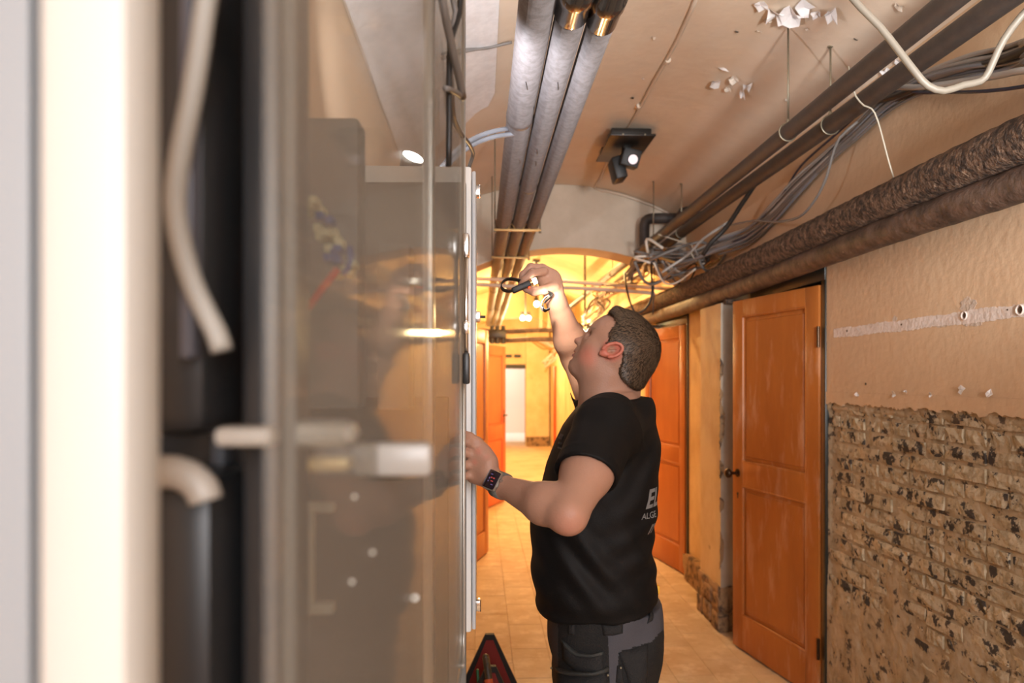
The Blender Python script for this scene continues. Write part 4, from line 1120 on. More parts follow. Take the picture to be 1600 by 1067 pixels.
def relax(P, Q, it=2, lam=.5):
    n = len(P); E = np.concatenate([Q[:, [0, 1]], Q[:, [1, 2]], Q[:, [2, 3]], Q[:, [3, 0]]])
    deg = np.bincount(E[:, 0], minlength=n)+np.bincount(E[:, 1], minlength=n)
    for _ in range(it):
        for l in (lam, -lam*.9):
            S = np.stack([np.bincount(E[:, 0], P[E[:, 1], k], n)+np.bincount(E[:, 1], P[E[:, 0], k], n) for k in range(3)], 1)/np.maximum(deg, 1)[:, None]
            P = P+(S-P)*l
    return P
A3 = lambda v: np.array(v, float)
DB = 1.82                       # distance of the man's middle from the camera
man = thing('person', 'man in black t-shirt and grey black work trousers looking up, facing the wall cabinet', 'person', (W(945, 600, DB).x, W(945, 600, DB).y, 0))

# head frame: fwd = where the face points (up-left), up = crown, side = away from the camera
def HP(px, py, s=0.0, d=1.82):
    """point of the head's middle plane given in photo pixels; s metres towards far side"""
    return A3(W(px, py, d)) + s*SIDE
tilt = math.radians(38); hy = math.radians(9)
fwd0 = A3((-math.cos(tilt)*math.cos(hy), math.cos(tilt)*math.sin(hy), math.sin(tilt)))
SIDE = A3((math.sin(hy), math.cos(hy), 0)); UPV = np.cross(SIDE, fwd0); UPV = UPV if UPV[2] > 0 else -UPV
O = A3(W(955, 550, DB)); PM = FPX/DB
def H(f, u, s=0.0):
    """head-local point: f towards the face, u towards the crown in photo pixels, s in metres (negative = near side)"""
    return O + fwd0*(f/PM) + UPV*(u/PM) + SIDE*s
HA = np.array([fwd0, UPV, SIDE])

sk = Field((-.20, 1.28, .90), (.62, 2.30, 1.93), .0034)
# cranium and face
sk.ell(H(-9, 12), (.087, .080, .073), HA, .02)
sk.ell(H(-16, 19), (.072, .071, .074), HA, .02)
sk.ell(H(8, 10), (.060, .080, .066), HA, .02)
sk.ell(H(22, 15), (.036, .050, .056), HA, .02)           # forehead
sk.ell(H(24, -14), (.032, .042, .052), HA, .02)          # mid face
sk.ell(H(14, -36), (.040, .036, .054), HA, .02)          # jaw
sk.ell(H(0, -30), (.045, .036, .059), HA, .02)
sk.ell(H(28, -32), (.021, .034, .036), HA, .016)
sk.ell(H(27, -48), (.022, .021, .032), HA, .014)         # chin
sk.ell(H(21, -55), (.026, .016, .032), HA, .016)
for s in (-1, 1):
    sk.ell(H(26, -12, s*.036), (.022, .022, .022), HA, .016)   # cheekbones
    sk.ell(H(12, -28, s*.038), (.030, .034, .022), HA, .024)   # cheeks
    sk.cone(H(39.5, 9, s*.010), H(32, 8, s*.042), .0080, .007, .010)  # brow ridge
    sk.ell(H(43, -1, s*.031), (.009, .008, .013), HA, .008, 's')     # orbit
    sk.ell(H(33.5, -1, s*.030), (.0128, .0125, .0135), HA, .005)       # eyeball with lids
    sk.cone(H(38, 3.0, s*.020), H(34, 2.5, s*.041), .0022, .0022, .003)   # upper lid
    sk.cone(H(38, -4.5, s*.020), H(34.5, -4, s*.040), .0022, .0022, .003)
# nose
sk.cone(H(41.5, 5), H(49, -16), .0062, .0088, .007)
sk.ell(H(51.5, -18.5), (.0098, .0088, .0098), HA, .005)
for s in (-1, 1):
    sk.ell(H(46, -20.5, s*.0105), (.0085, .0065, .0062), HA, .005)
    sk.ell(H(48, -23.5, s*.006), (.0045, .0035, .0032), HA, .002, 's')
# lips and mouth
sk.ell(H(40.5, -30.5), (.0105, .0125, .022), HA, .008)
sk.ell(H(43.5, -33.5), (.0058, .0048, .017), HA, .004)
sk.ell(H(42.0, -39.5), (.0062, .0055, .015), HA, .004)
sk.cone(H(44.5, -36.4, -.022), H(44.5, -36.4, .022), .0022, .0022, .0025, 's')
sk.ell(H(39, -45), (.006, .004, .014), HA, .006, 's')
# ears
for s in (-1, 1):
    c0 = H(1, 0, s*.077); ax = A3(H(-9, 13)-H(9, -12)); ax /= np.linalg.norm(ax); bx = np.cross(SIDE, ax)
    EA = np.array([ax, bx, SIDE]) 
    sk.ell(c0, (.027, .016, .008), EA, .004)
    sk.ell(c0+ax*.007+SIDE*s*.010, (.018, .0105, .010), EA, .002, 's')
    # helix rim
    rim = []
    for q in range(15):
        a = -2.5+q*4.6/14
        rim.append(c0+SIDE*s*.008+ax*(.025*math.cos(a)+.002)+bx*(.0155*math.sin(a))*(1 if np.dot(bx, fwd0) < 0 else -1))
    for q in range(14): sk.cone(rim[q], rim[q+1], .0040, .0040, .0012)
    sk.ell(c0-ax*.022+SIDE*s*.002, (.009, .007, .0045), EA, .004)      # lobe
    sk.ell(c0-ax*.006+SIDE*s*.008, (.007, .0045, .009), EA, .0015, 's')
    sk.cone(c0+ax*.014+SIDE*s*.007, c0+ax*.0-bx*.0045+SIDE*s*.006, .0026, .0026, .001)
# neck
def Wn(px, py, d): return A3(W(px, py, d))
sk.cone(Wn(958, 575, 1.82), Wn(950, 640, 1.83), .058, .066, .03)
sk.cone(Wn(936, 590, 1.81), Wn(940, 640, 1.82), .048, .058, .02)
sk.cone(Wn(975, 590, 1.83), Wn(968, 640, 1.84), .040, .052, .02)
sk.cone(H(-20, -30, -.045), Wn(922, 628, 1.78), .012, .011, .02)
# trunk inside the shirt
Z = lambda py, d=DB: EYE+(CYP-py)/FPX*d
tz = np.array([Z(p) for p in (1010, 966, 940, 900, 850, 815, 760, 725, 690, 665, 650, 636, 622, 610)])[::1]
fx = [866, 850, 836, 832, 829, 830, 846, 855, 869, 881, 892, 903, 915, 925]
bx_ = [1030, 1027, 1029, 1020, 1016, 1018, 1023, 1025, 1025, 1021, 1017, 1012, 1006, 998]
tb = [.155, .168, .174, .178, .178, .178, .184, .186, .184, .176, .160, .132, .100, .075]
tcx = np.array([(W(a, 600, DB).x+W(b, 600, DB).x)/2 for a, b in zip(fx, bx_)])
ta = np.array([(W(b, 600, DB).x-W(a, 600, DB).x)/2 for a, b in zip(fx, bx_)])*.985
tb = np.array(tb); TY = float(W(938, 600, DB).y)
def torso_prof(z):
    return np.interp(z, tz, tcx), np.interp(z, tz, ta), np.interp(z, tz, tb)
TYAW = math.radians(10)
def torso_sdf(off=0., e=2.35):
    def fn(X, Y, Zz):
        cx_, a, b = torso_prof(Zz); a = a+off; b = b+off
        dx, dy = X-cx_, Y-TY
        dx, dy = dx*math.cos(TYAW)+dy*math.sin(TYAW)*.0, dy
        r = (np.abs(dx/a)**e+np.abs(dy/b)**e)**(1/e)
        return (r-1)*np.minimum(a, b)
    return fn
def torso_pt(theta, z, off=.002, e=2.35):
    cx_, a, b = torso_prof(z); a += off; b += off
    c, s = math.cos(theta), math.sin(theta)
    r = (abs(c)**e+abs(s)**e)**(-1/e)
    return Vector((float(cx_+a*c*r), float(TY+b*s*r), z))
zt0, zt1 = Z(925), Z(612)
def clipz(fn, z0, z1):
    def g(X, Y, Zz): return np.maximum(fn(X, Y, Zz), np.maximum(z0-Zz, Zz-z1))
    return g
sk.add(clipz(torso_sdf(-.014), zt0, zt1), (-.05, TY-.2, zt0), (.5, TY+.2, zt1), .01)
# left (near) arm, hand on the cabinet edge
SHn, ELn, WRn = Wn(948, 668, 1.64), Wn(888, 803, 1.44), Wn(777, 756, 1.585)
sk.cone(SHn, SHn*.45+ELn*.55, .058, .053, .02); sk.cone(SHn*.45+ELn*.55, ELn, .053, .036, .02)
sk.ell(Wn(887, 815, 1.44), (.020, .020, .019), None, .02)
m1 = ELn*.68+WRn*.32
sk.cone(ELn, m1, .036, .040, .02); sk.cone(m1, WRn*.92+ELn*.08, .041, .0225, .018)
sk.ell(ELn*.75+WRn*.25+A3((0, 0, .010)), (.040, .035, .030), None, .02)
sk.cone(WRn*.92+ELn*.08, WRn, .0235, .022, .012)
# near hand: back of hand towards the camera
def chain(pts, rs, k=.005):
    for i in range(len(pts)-1): sk.cone(pts[i], pts[i+1], rs[i], rs[i+1], k)
HY = 1.60
palmA, palmB = Wn(771, 745, 1.59), Wn(750, 722, 1.60)
sk.cone(WRn, Wn(762, 738, 1.595), .0225, .024, .012)
sk.ell(Wn(752, 722, 1.60), (.030, .017, .040), None, .012)
sk.cone(Wn(764, 722, 1.595), Wn(747, 698, 1.605), .020, .014, .012)
sk.cone(Wn(762, 748, 1.60), Wn(740, 744, 1.61), .020, .016, .012)
kn = [((744, 697), (730, 690), (716, 684), (706, 690)), ((741, 711), (726, 707), (711, 705), (701, 712)),
      ((738, 727), (723, 726), (709, 727), (700, 733)), ((738, 742), (724, 744), (712, 746), (704, 751))]
for i, f in enumerate(kn):
    d = [1.600, 1.590, 1.605, 1.630]
    chain([Wn(p[0], p[1], q) for p, q in zip(f, d)], [.0105, .0092, .0084, .0072] if i < 3 else [.0092, .008, .0072, .0065])
chain([Wn(758, 706, 1.61), Wn(746, 690, 1.60), Wn(734, 682, 1.598), Wn(722, 676, 1.60)], [.013, .0105, .0092, .0078])   # thumb on top
# right (far) arm raised
SHf, ELf, WRf = Wn(940, 648, 2.0), Wn(900, 558, 2.14), Wn(866, 462, 2.02)
sk.cone(SHf, ELf, .054, .042, .02)
mf = ELf*.72+WRf*.28
sk.cone(ELf, mf, .042, .0445, .02); sk.cone(mf, WRf*.9+ELf*.1, .0445, .027, .02); sk.cone(WRf*.9+ELf*.1, WRf, .027, .025, .012)
# far hand pinching the lamp: knuckles up, fingers curled left and down
sk.cone(WRf, Wn(862, 446, 2.02), .025, .026, .012)
sk.ell(Wn(858, 436, 2.02), (.034, .022, .030), None, .014)
sk.cone(Wn(862, 444, 2.02), Wn(847, 420, 2.02), .023, .014, .012)
sk.cone(Wn(868, 450, 2.02), Wn(852, 426, 2.02), .018, .012, .014)
ff = [(((850, 424), 1.995), ((832, 426), 1.975), ((819, 438), 1.970), ((812, 447), 1.975)),
      (((847, 419), 2.015), ((829, 417), 2.000), ((817, 429), 1.995), ((813, 441), 1.995)),
      (((850, 420), 2.040), ((831, 420), 2.035), ((822, 432), 2.030), ((822, 443), 2.025)),
      (((855, 424), 2.060), ((838, 426), 2.060), ((829, 436), 2.055), ((828, 445), 2.050))]
for i, f in enumerate(ff):
    chain([Wn(p[0], p[1], d) for p, d in f], [.0118, .0102, .0092, .0075] if i < 3 else [.010, .0088, .008, .0065])
chain([Wn(866, 448, 2.00), Wn(850, 453, 1.985), Wn(834, 456, 1.98), Wn(821, 452, 1.98)], [.016, .0125, .0110, .0085])   # thumb below
P, Q = sk.mesh(); P = relax(P, Q, 2)
# albedo tints of the skin, with shade painted into ears, nostrils and mouth line
def blob(P, c, r, soft=.5):
    d = np.linalg.norm(P-np.array(c), axis=1)/r; return np.clip((1-d)/soft, 0, 1)
base = np.array((.41, .225, .155)); col = np.tile(base, (len(P), 1))
def tintc(mask, c, amt): 
    global col
    m_ = (mask*amt)[:, None]; col = col*(1-m_)+np.array(c)*m_
red_ = (.62, .17, .12)
for s in (-1, 1):
    tintc(blob(P, H(22, -26, s*.05), .034, .9), red_, .75); tintc(blob(P, H(10, -34, s*.05), .026, .9), red_, .35)
    ring_ = blob(P, H(1, 0, s*.088), .036, .3)*(1-blob(P, H(2, 1, s*.078), .014, .5))
    tintc(ring_, (.60, .13, .09), .62); tintc(blob(P, H(-1, -2, s*.076), .0055, .6), (.16, .04, .02), .8)
    tintc(blob(P, H(32, 6, s*.035), .016, .9), (.5, .22, .15), .4)
    # eyebrow and lash line
    for q in range(6):
        t_ = q/5; tintc(blob(P, H(44-8*t_, 9+1.0*t_, s*(.012+.028*t_)), .0055, .9), (.10, .055, .03), .7)
    for q in range(7):
        t_ = q/6; tintc(blob(P, H(41-5.5*t_, -.5, s*(.020+.020*t_)), .0032, .6), (.05, .03, .02), .8)
    tintc(blob(P, H(48, -23.5, s*.006), .004, .4), (.12, .04, .03), .9)
tintc(blob(P, H(52, -18), .014, .9), red_, .4)
for q in range(9):
    s = (q-4)/4*.017
    tintc(blob(P, H(45.5-abs(s)*150, -33.8, s), .0052, .5), (.52, .16, .13), .75); tintc(blob(P, H(44.5-abs(s)*150, -39.6, s), .0055, .5), (.55, .18, .14), .75)
    tintc(blob(P, H(45-abs(s)*150, -36.5, s), .0024, .5), (.12, .03, .03), .9)
tintc(blob(P, H(26, -54), .05, .9), (.44, .27, .20), .35)
tintc(blob(P, Wn(888, 822, 1.41), .045, .9), (.62, .22, .16), .35)
for px, py, r in ((760, 715, .012), (748, 705, .012), (742, 722, .010)): tintc(blob(P, Wn(px, py, 1.585), r, .9), red_, .4)
for px, py in ((929, 787), (932, 773), (909, 789), (830, 786), (835, 803)): tintc(blob(P, Wn(px, py, 1.47 if px > 860 else 1.46), .0026, .5) if False else blob(P, Wn(px, py, 1.43), .0, .5) if False else np.zeros(len(P)), red_, .0)
me = np_mesh('body', P, Q)
ca = me.color_attributes.new('tint', 'FLOAT_COLOR', 'POINT')
ca.data.foreach_set('color', np.concatenate([col, np.ones((len(P), 1))], 1).astype(np.float32).ravel())
M_skin = mat('skin', base, .5, attr='tint', bump=.12, bscale=240, spec=.4)
bs = M_skin.node_tree.nodes['Principled BSDF']; bs.inputs['Subsurface Weight'].default_value = .12; bs.inputs['Subsurface Radius'].default_value = (.012, .004, .002); bs.inputs['Subsurface Scale'].default_value = 1.0
body = mesh_obj('body', me, M_skin, man, smooth=True)
bvh_body = BVHTree.FromObject(body, bpy.context.evaluated_depsgraph_get()) if False else BVHTree.FromPolygons([tuple(p) for p in P], [tuple(int(i) for i in q) for q in Q])

# ------------------------------------------------------------------ hair
hf = Field(H(0, 10)-.15, H(0, 10)+.15, .0030)
hf.ell(H(-9, 13), (.0915, .0845, .078), HA, .02); hf.ell(H(-15, 19), (.079, .078, .079), HA, .02); hf.ell(H(6, 14), (.064, .086, .071), HA, .02)
hf.ell(H(20, 20), (.039, .055, .060), HA, .02); hf.ell(H(-38, -8), (.042, .052, .060), HA, .03)
hf.cone(H(-44, -20, -.02), H(-52, -26, .02), .036, .036, .03)
hf.cone(H(30, 52, -.03), H(30, 52, .03), .012, .012, .02)
# outline of the hair region on the side of the head (head-local pixels)
def loc(px, py): dx, dy = px-955, 550-py; return (dx*-.788+dy*.616, dx*.616+dy*.788)
reg = [loc(*p) for p in ((949, 493), (958, 500), (962, 508), (951, 520), (949, 532), (944, 541), (953, 543), (965, 542), (970, 552), (968, 566), (962, 580), (968, 592), (980, 603), (992, 611), (1010, 612), (1060, 600), (1060, 470), (960, 470))]
RP = np.array(reg)
def polysd(x, y):
    d = np.full(x.shape, 1e9, np.float32); sgn = np.ones(x.shape, np.float32); n = len(RP); j = n-1
    for i in range(n):
        ex, ey = RP[j]-RP[i]; wx, wy = x-RP[i][0], y-RP[i][1]
        t = np.clip((wx*ex+wy*ey)/(ex*ex+ey*ey), 0, 1); bx1, by1 = wx-ex*t, wy-ey*t
        d = np.minimum(d, bx1*bx1+by1*by1)
        c1 = y >= RP[i][1]; c2_ = y < RP[j][1]; c3 = ex*wy > ey*wx
        flip_ = (c1 & c2_ & c3) | (~c1 & ~c2_ & ~c3); sgn = np.where(flip_, -sgn, sgn); j = i
    return sgn*np.sqrt(d)
def hairmask(X, Y, Zz):
    x, y, z = X-O[0], Y-O[1], Zz-O[2]
    f = (fwd0[0]*x+fwd0[1]*y+fwd0[2]*z)*PM; u = (UPV[0]*x+UPV[1]*y+UPV[2]*z)*PM
    return polysd(f, u)/PM
r_ = hf.block(hf.lo, hf.lo+hf.n*hf.h); sl, (X, Y, Zz) = r_
dm = hairmask(X, Y, Zz)
F = hf.F[sl]; hf.F[sl] = np.maximum(F+np.clip(.004+dm*.35, 0, .012)*0, dm*.9+.0)
hf.F[sl] = np.where(dm > -.012, np.maximum(hf.F[sl], F+.0055*np.clip((dm+.012)/.012, 0, 1)), hf.F[sl])
Ph, Qh = hf.mesh(); Ph = relax(Ph, Qh, 3)
meh = np_mesh('hair', Ph, Qh)
M_hair = mat('short_brown_hair', (.055, .030, .014), .55, color2=(.030, .016, .008), scale=60, spec=.35)
M_strand = mat('brown_hair_strands', (.11, .070, .042), .42, spec=.5)
hair = mesh_obj('hair', meh, [M_hair, M_strand], man, smooth=True)
# strands combed over the cap, joined as one part
nrm = np.zeros((len(meh.vertices), 3), np.float32); meh.vertices.foreach_get('normal', nrm.ravel()) if False else None
nv = np.zeros(len(meh.vertices)*3, np.float32); meh.vertex_normals.foreach_get('vector', nv); nrm = nv.reshape(-1, 3)
rngs = np.random.default_rng(3)
crown = H(-42, 56)
pick = rngs.choice(len(Ph), 26000)
VS = []; QS = []
for i in pick:
    p = Ph[i]; n_ = nrm[i]
    lc = p-O
    uu = (lc@UPV)*PM; fl_ = (lc@fwd0)*PM
    if hairmask(np.array([p[0]]), np.array([p[1]]), np.array([p[2]]))[0] > .003: continue
    away = p-crown; away /= np.linalg.norm(away)+1e-6
    g = away + .25*fwd0*(1 if uu > 30 else -.6) - .35*UPV*(1 if uu < 40 else 0) + rngs.normal(0, .16, 3)
    g -= n_*(g@n_); g /= np.linalg.norm(g)+1e-6
    L = rngs.uniform(.008, .016)*(1 if uu > 20 else .62)
    sd = np.cross(g, n_); wd = .00075
    a = p-n_*.001; b = p+g*L*.5+n_*(.0022); c = p+g*L+n_*(.0022+rngs.uniform(-.0016, .0014))
    k0 = len(VS); VS += [a-sd*wd, a+sd*wd, b-sd*wd, b+sd*wd, c]; QS.append((k0, k0+1, k0+3, k0+2)); QS.append((k0+2, k0+3, k0+4, k0+4))
T3 = []
for q in QS:
    if q[2] == q[3]: T3.append((q[0], q[1], q[2]))
    else: T3 += [(q[0], q[1], q[2]), (q[0], q[2], q[3])]
mes = np_mesh('hair_strands', np.array(VS), np.array(T3))
M_dark_strand = mat('dark_hair_strands', (.030, .018, .010), .5)
hs = mesh_obj('hair_strands', mes, [M_strand, M_dark_strand], man, smooth=False)
mes.polygons.foreach_set('material_index', np.array([(i//3) % 2 if ((i//3)*7919) % 5 else 0 for i in range(len(mes.polygons))], np.int32)); hs['kind'] = 'stuff'
# eyebrow hairs
bm = bmesh.new()
for s in (-1, 1):
    for q in range(60):
        t_ = rngs.uniform(0, 1); p = Vector(H(45-8*t_, 9+1.5*t_+rngs.uniform(-2, 2), s*(.010+.030*t_)))
        hit = bvh_body.find_nearest(p)
        if hit[0] is None: continue
        p = hit[0]; n_ = hit[1]; g = Vector(SIDE*s*.8+UPV*.3+rngs.normal(0, .2, 3)); g -= n_*g.dot(n_); g.normalize(); sd = g.cross(n_)*.0004
        a, b, c = bm.verts.new(p-sd), bm.verts.new(p+sd), bm.verts.new(p+g*.007+n_*.0012); bm.faces.new((a, b, c))
bobj('eyebrows', bm, M_strand, man)

# ------------------------------------------------------------------ t-shirt
sh = Field((-.10, 1.34, Z(1000)), (.60, 2.22, 1.66), .0042)
sh.add(clipz(torso_sdf(0), Z(975)-.0, Z(605)), (-.05, TY-.21, Z(990)), (.55, TY+.21, Z(600)), .01)
up0, up1 = SHn, ELn; dirn = (ELn-SHn)/np.linalg.norm(ELn-SHn)
slv = SHn+(ELn-SHn)*.57
sh.cone(Wn(955, 655, 1.72), SHn, .070, .067, .03); sh.cone(SHn, slv+dirn*.03, .067, .0670, .03)
dirf = (ELf-SHf)/np.linalg.norm(ELf-SHf); slf = SHf+dirf*.10
sh.cone(Wn(950, 658, 1.92), SHf, .062, .060, .03); sh.cone(SHf, slf+dirf*.02, .060, .058, .03)
sh.cone(Wn(946, 628, 1.77), Wn(950, 650, 1.68), .050, .055, .03); sh.cone(Wn(946, 626, 1.88), Wn(946, 645, 1.96), .050, .055, .03)
sh.cone(Wn(985, 640, 1.74), Wn(985, 640, 1.92), .045, .045, .03)
sh.cone(Wn(950, 640, 1.74), Wn(992, 638, 1.76), .048, .040, .03)
# cuffs cut square, arm holes
def cut_plane(p, n):
    return lambda X, Y, Zz: -((X-p[0])*n[0]+(Y-p[1])*n[1]+(Zz-p[2])*n[2])
tiltn = dirn+A3((.10, 0, -.16)); tiltn /= np.linalg.norm(tiltn)
sh.add(cut_plane(slv+tiltn*.004, tiltn), slv+dirn*.05-.085, slv+dirn*.05+.085, .003, 's')
sh.add(cut_plane(slf, dirf), slf+dirf*.05-.08, slf+dirf*.05+.08, .003, 's')
sh.cone(slv-dirn*.02, slv+dirn*.08, .0590, .0580, .003, 's'); sh.cone(slf-dirf*.02, slf+dirf*.08, .054, .053, .003, 's')
# neckline opening following the tilted collar
nc = Wn(953, 600, 1.82); nn = A3((.10, 0, 1)); 
neckp = Wn(912, 625, 1.82); neckb = Wn(997, 616, 1.84)
ndir = neckb-neckp; nrmn = A3((-ndir[2], 0, ndir[0])); nrmn /= np.linalg.norm(nrmn); nrmn = nrmn if nrmn[2] > 0 else -nrmn
def neckcut(X, Y, Zz):
    base_ = -((X-neckp[0])*nrmn[0]+(Zz-neckp[2])*nrmn[2])
    sag = .9*np.abs((Y-nc[1]))**1.2*0
    return base_-.006+sag
sh.add(neckcut, (.05, 1.66, 1.52), (.50, 2.02, 1.66), .006, 's')
# folds: cloth wrinkles as relief
r_ = sh.block(sh.lo, sh.lo+sh.n*sh.h); sl, (X, Y, Zz) = r_
def gr(c, r): return np.exp(-((X-c[0])**2+(Y-c[1])**2+(Zz-c[2])**2)/(2*r*r))
fold = .0045*np.sin(((Zz-Z(955))*70+X*18+2.2*np.sin(X*14+Y*3)))*np.exp(-((Zz-Z(945))/.055)**2)
fold += .0035*np.sin(X*62+Zz*38+1.5*np.sin(Zz*17))*np.exp(-((Zz-Z(860))/.12)**2)
arm = A3(Wn(905, 700, 1.62)); fold += .0055*np.sin((X*80-Zz*55)+np.sin(Y*20))*gr(arm, .055)
bk = A3(Wn(1000, 720, 1.70)); fold += .0040*np.sin((X*70-Zz*45))*gr(bk, .07)
fold += .004*np.sin((Zz*95-X*45))*gr(A3(Wn(1010, 840, 1.72)), .07)
fold += .003*np.sin((Zz*70+X*95))*gr(A3(Wn(880, 880, 1.68)), .08)
# seam of the armhole
q = (X-SHn[0])*dirn[0]+(Y-SHn[1])*dirn[1]+(Zz-SHn[2])*dirn[2]
fold -= .0028*np.exp(-((q+.012)/.004)**2)*gr(SHn, .07)
# cuff and hem stitching
q2 = (X-slv[0])*dirn[0]+(Y-slv[1])*dirn[1]+(Zz-slv[2])*dirn[2]
fold -= .0014*np.exp(-((q2+.018)/.0035)**2)*gr(slv, .08)
sh.F += fold.astype(np.float32)
# hem: front lower, back raised
def hemcut(X, Y, Zz): return (Zz-(Z(945)+np.clip((X-.30), 0, 1)*.28 + .006*np.sin(X*30)))
sh.add(hemcut, (-.10, 1.5, Z(1010)), (.60, 2.15, Z(940)), .004, 's')
Ps, Qs_ = sh.mesh(); Ps = relax(Ps, Qs_, 2)
M_shirt = mat('black_cotton', (.0042, .0040, .0044), .62, bump=.15, bscale=500, spec=.20)
shirt = mesh_obj('t_shirt', np_mesh('t_shirt', Ps, Qs_), M_shirt, man, smooth=True)
bvh_shirt = BVHTree.FromPolygons([tuple(p) for p in Ps], [tuple(int(i) for i in q) for q in Qs_])
# collar rib
cp = []
for k in range(49):
    a = 2*PI*k/48; c = (neckp+neckb)/2
    t_ = c + ndir/2*math.cos(a)*.93 + A3((0, 1, 0))*.066*math.sin(a)+nrmn*.006
    cp.append(Vector(t_))
bm = bmesh.new(); sweep(bm, cp, .0048, 8, cap=False); bobj('collar', bm, M_shirt, man, smooth=True)
# prints on chest and back
M_print = mat('grey_print', (.42, .42, .42), .6)
M_print2 = mat('dim_grey_print', (.20, .20, .21), .6)
def wrap_text(txt, size, th0, z, m, name, dirs=1, shear=0.0, arc=None):
    cu = bpy.data.curves.new('txt', 'FONT'); cu.body = txt; cu.size = size; cu.resolution_u = 3; cu.offset = .028*size if size > .03 else .01*size
    o = bpy.data.objects.new('txt', cu); COL.objects.link(o)
    me_ = bpy.data.meshes.new_from_object(o.evaluated_get(bpy.context.evaluated_depsgraph_get())); bpy.data.objects.remove(o); bpy.data.curves.remove(cu)
    bm = bmesh.new(); bm.from_mesh(me_); bpy.data.meshes.remove(me_)
    bmesh.ops.triangulate(bm, faces=bm.faces); bmesh.ops.subdivide_edges(bm, edges=bm.edges, cuts=1)
    for v in bm.verts:
        zz = z+v.co.y; th = th0+dirs*(v.co.x+shear*v.co.y)/.145
        p = torso_pt(th, zz, .03); c_ = Vector((torso_prof(zz)[0], TY, zz)); hit = bvh_shirt.ray_cast(p+(p-c_)*.3, (c_-p).normalized())
        v.co = (hit[0]+hit[1]*.0012) if hit[0] else p
    r = bmesh.ops.extrude_face_region(bm, geom=list(bm.faces))
    bmesh.ops.recalc_face_normals(bm, faces=bm.faces)
    return bobj(name, bm, m, man)
def px_theta(px, z, near=True):
    best = None
    for k in range(400):
        th = -PI/2+ (k/400)*PI/2 if near == 'b' else -PI + (k/400)*PI/2
        p = torso_pt(th, z, .0); rel = p-Vector((0, 0, EYE)); d = rel.y*CA+rel.x*SA; xx = rel.x*CA-rel.y*SA
        q_ = abs(CXP+FPX*xx/d-px)
        if best is None or q_ < best[0]: best = (q_, th)
    return best[1]
wrap_text('EL', .062, px_theta(1007, Z(775), 'b'), Z(778), M_print, 'back_print', 1)
wrap_text('ALGE', .020, px_theta(1003, Z(790), 'b'), Z(794), M_print, 'back_print', 1)
wrap_text('n', .050, px_theta(1012, Z(820), 'b'), Z(818), M_print, 'back_print', 1)
for k, (py, L, hh) in enumerate(((684, .040, .012), (691, .038, .005), (697, .026, .004))):
    bm = bmesh.new(); th0 = px_theta(874-k*.5, Z(py), 'f')
    nn_ = 9 if k == 0 else 7
    for q in range(nn_):
        a0, a1 = th0+q*.03, th0+q*.03+.019
        vs = []
        for th, zz in ((a0, Z(py)), (a1, Z(py)), (a1, Z(py)+hh), (a0, Z(py)+hh*(.7 if q % 2 else 1))):
            p = torso_pt(th, zz, .03); c_ = Vector((torso_prof(zz)[0], TY, zz)); hit = bvh_shirt.ray_cast(p+(p-c_)*.3, (c_-p).normalized())
            vs.append(bm.verts.new((hit[0]+hit[1]*.0012) if hit[0] else p))
        bm.faces.new(vs)
    bmesh.ops.extrude_face_region(bm, geom=list(bm.faces)); bobj('chest_print', bm, M_print2, man)

# ------------------------------------------------------------------ trousers and boots
tr = Field((.00, 1.50, .06), (.66, 2.16, Z(925)), .0042)
pz_ = np.array([.70, Z(1067), Z(1045), Z(1020), Z(1000), Z(980), Z(955), Z(930)])
pf = np.array([860, 868, 866, 862, 859, 858, 856, 856]); pb_ = np.array([1010, 1012, 1024, 1032, 1036, 1037, 1034, 1030]); pw = np.array([.155, .172, .178, .180, .178, .172, .165, .16])
pcx = np.array([(W(a, 600, 1.80).x+W(b, 600, 1.80).x)/2 for a, b in zip(pf, pb_)]); pa_ = np.array([(W(b, 600, 1.80).x-W(a, 600, 1.80).x)/2 for a, b in zip(pf, pb_)])
def pel(X, Y, Zz):
    a, b, c_ = np.interp(Zz, pz_, pa_), np.interp(Zz, pz_, pw), np.interp(Zz, pz_, pcx)
    r = (np.abs((X-c_)/a)**2.4+np.abs((Y-TY)/b)**2.4)**(1/2.4); return (r-1)*np.minimum(a, b)
tr.add(clipz(pel, .80, Z(935)), (.0, TY-.2, .80), (.6, TY+.2, Z(930)), .02)
hx_ = float(pcx[1])
for s in (-1, 1):
    yy = TY+s*.092
    hip, knee, ank = A3((hx_-.005, yy, .84)), A3((hx_-.03, yy+s*.012, .50)), A3((hx_+.01, yy+s*.015, .10))
    tr.cone(hip, knee, .098, .078, .03); tr.cone(knee, ank, .078, .072, .03)
    tr.cone(knee+A3((-.02, 0, .05)), knee+A3((-.02, 0, -.08)), .066, .066, .02)
r_ = tr.block(tr.lo, tr.lo+tr.n*tr.h); sl, (X, Y, Zz) = r_
tr.F += (.004*np.sin(Zz*60+X*25+2*np.sin(Y*15))*np.clip((.85-Zz)/.1, 0, 1)+.0025*np.sin(X*60-Zz*40)).astype(np.float32)
tr.add(lambda X, Y, Zz: Zz-.085, (-.1, 1.4, .0), (.7, 2.3, .10), .004, 's')
Pt, Qt = tr.mesh(); Pt = relax(Pt, Qt, 2)
M_tblack = mat('black_work_cloth', (.013, .013, .0135), .8, bump=.4, bscale=350, spec=.3)
M_tgrey = mat('grey_stretch_cloth', (.060, .060, .072), .75, bump=.25, bscale=350, spec=.3)
M_tbrown = mat('dark_brown_grey_cloth', (.035, .028, .030), .75, bump=.3, bscale=350)
met = np_mesh('trousers', Pt, Qt); trs = mesh_obj('trousers', met, [M_tblack, M_tgrey, M_tbrown], man, smooth=True)
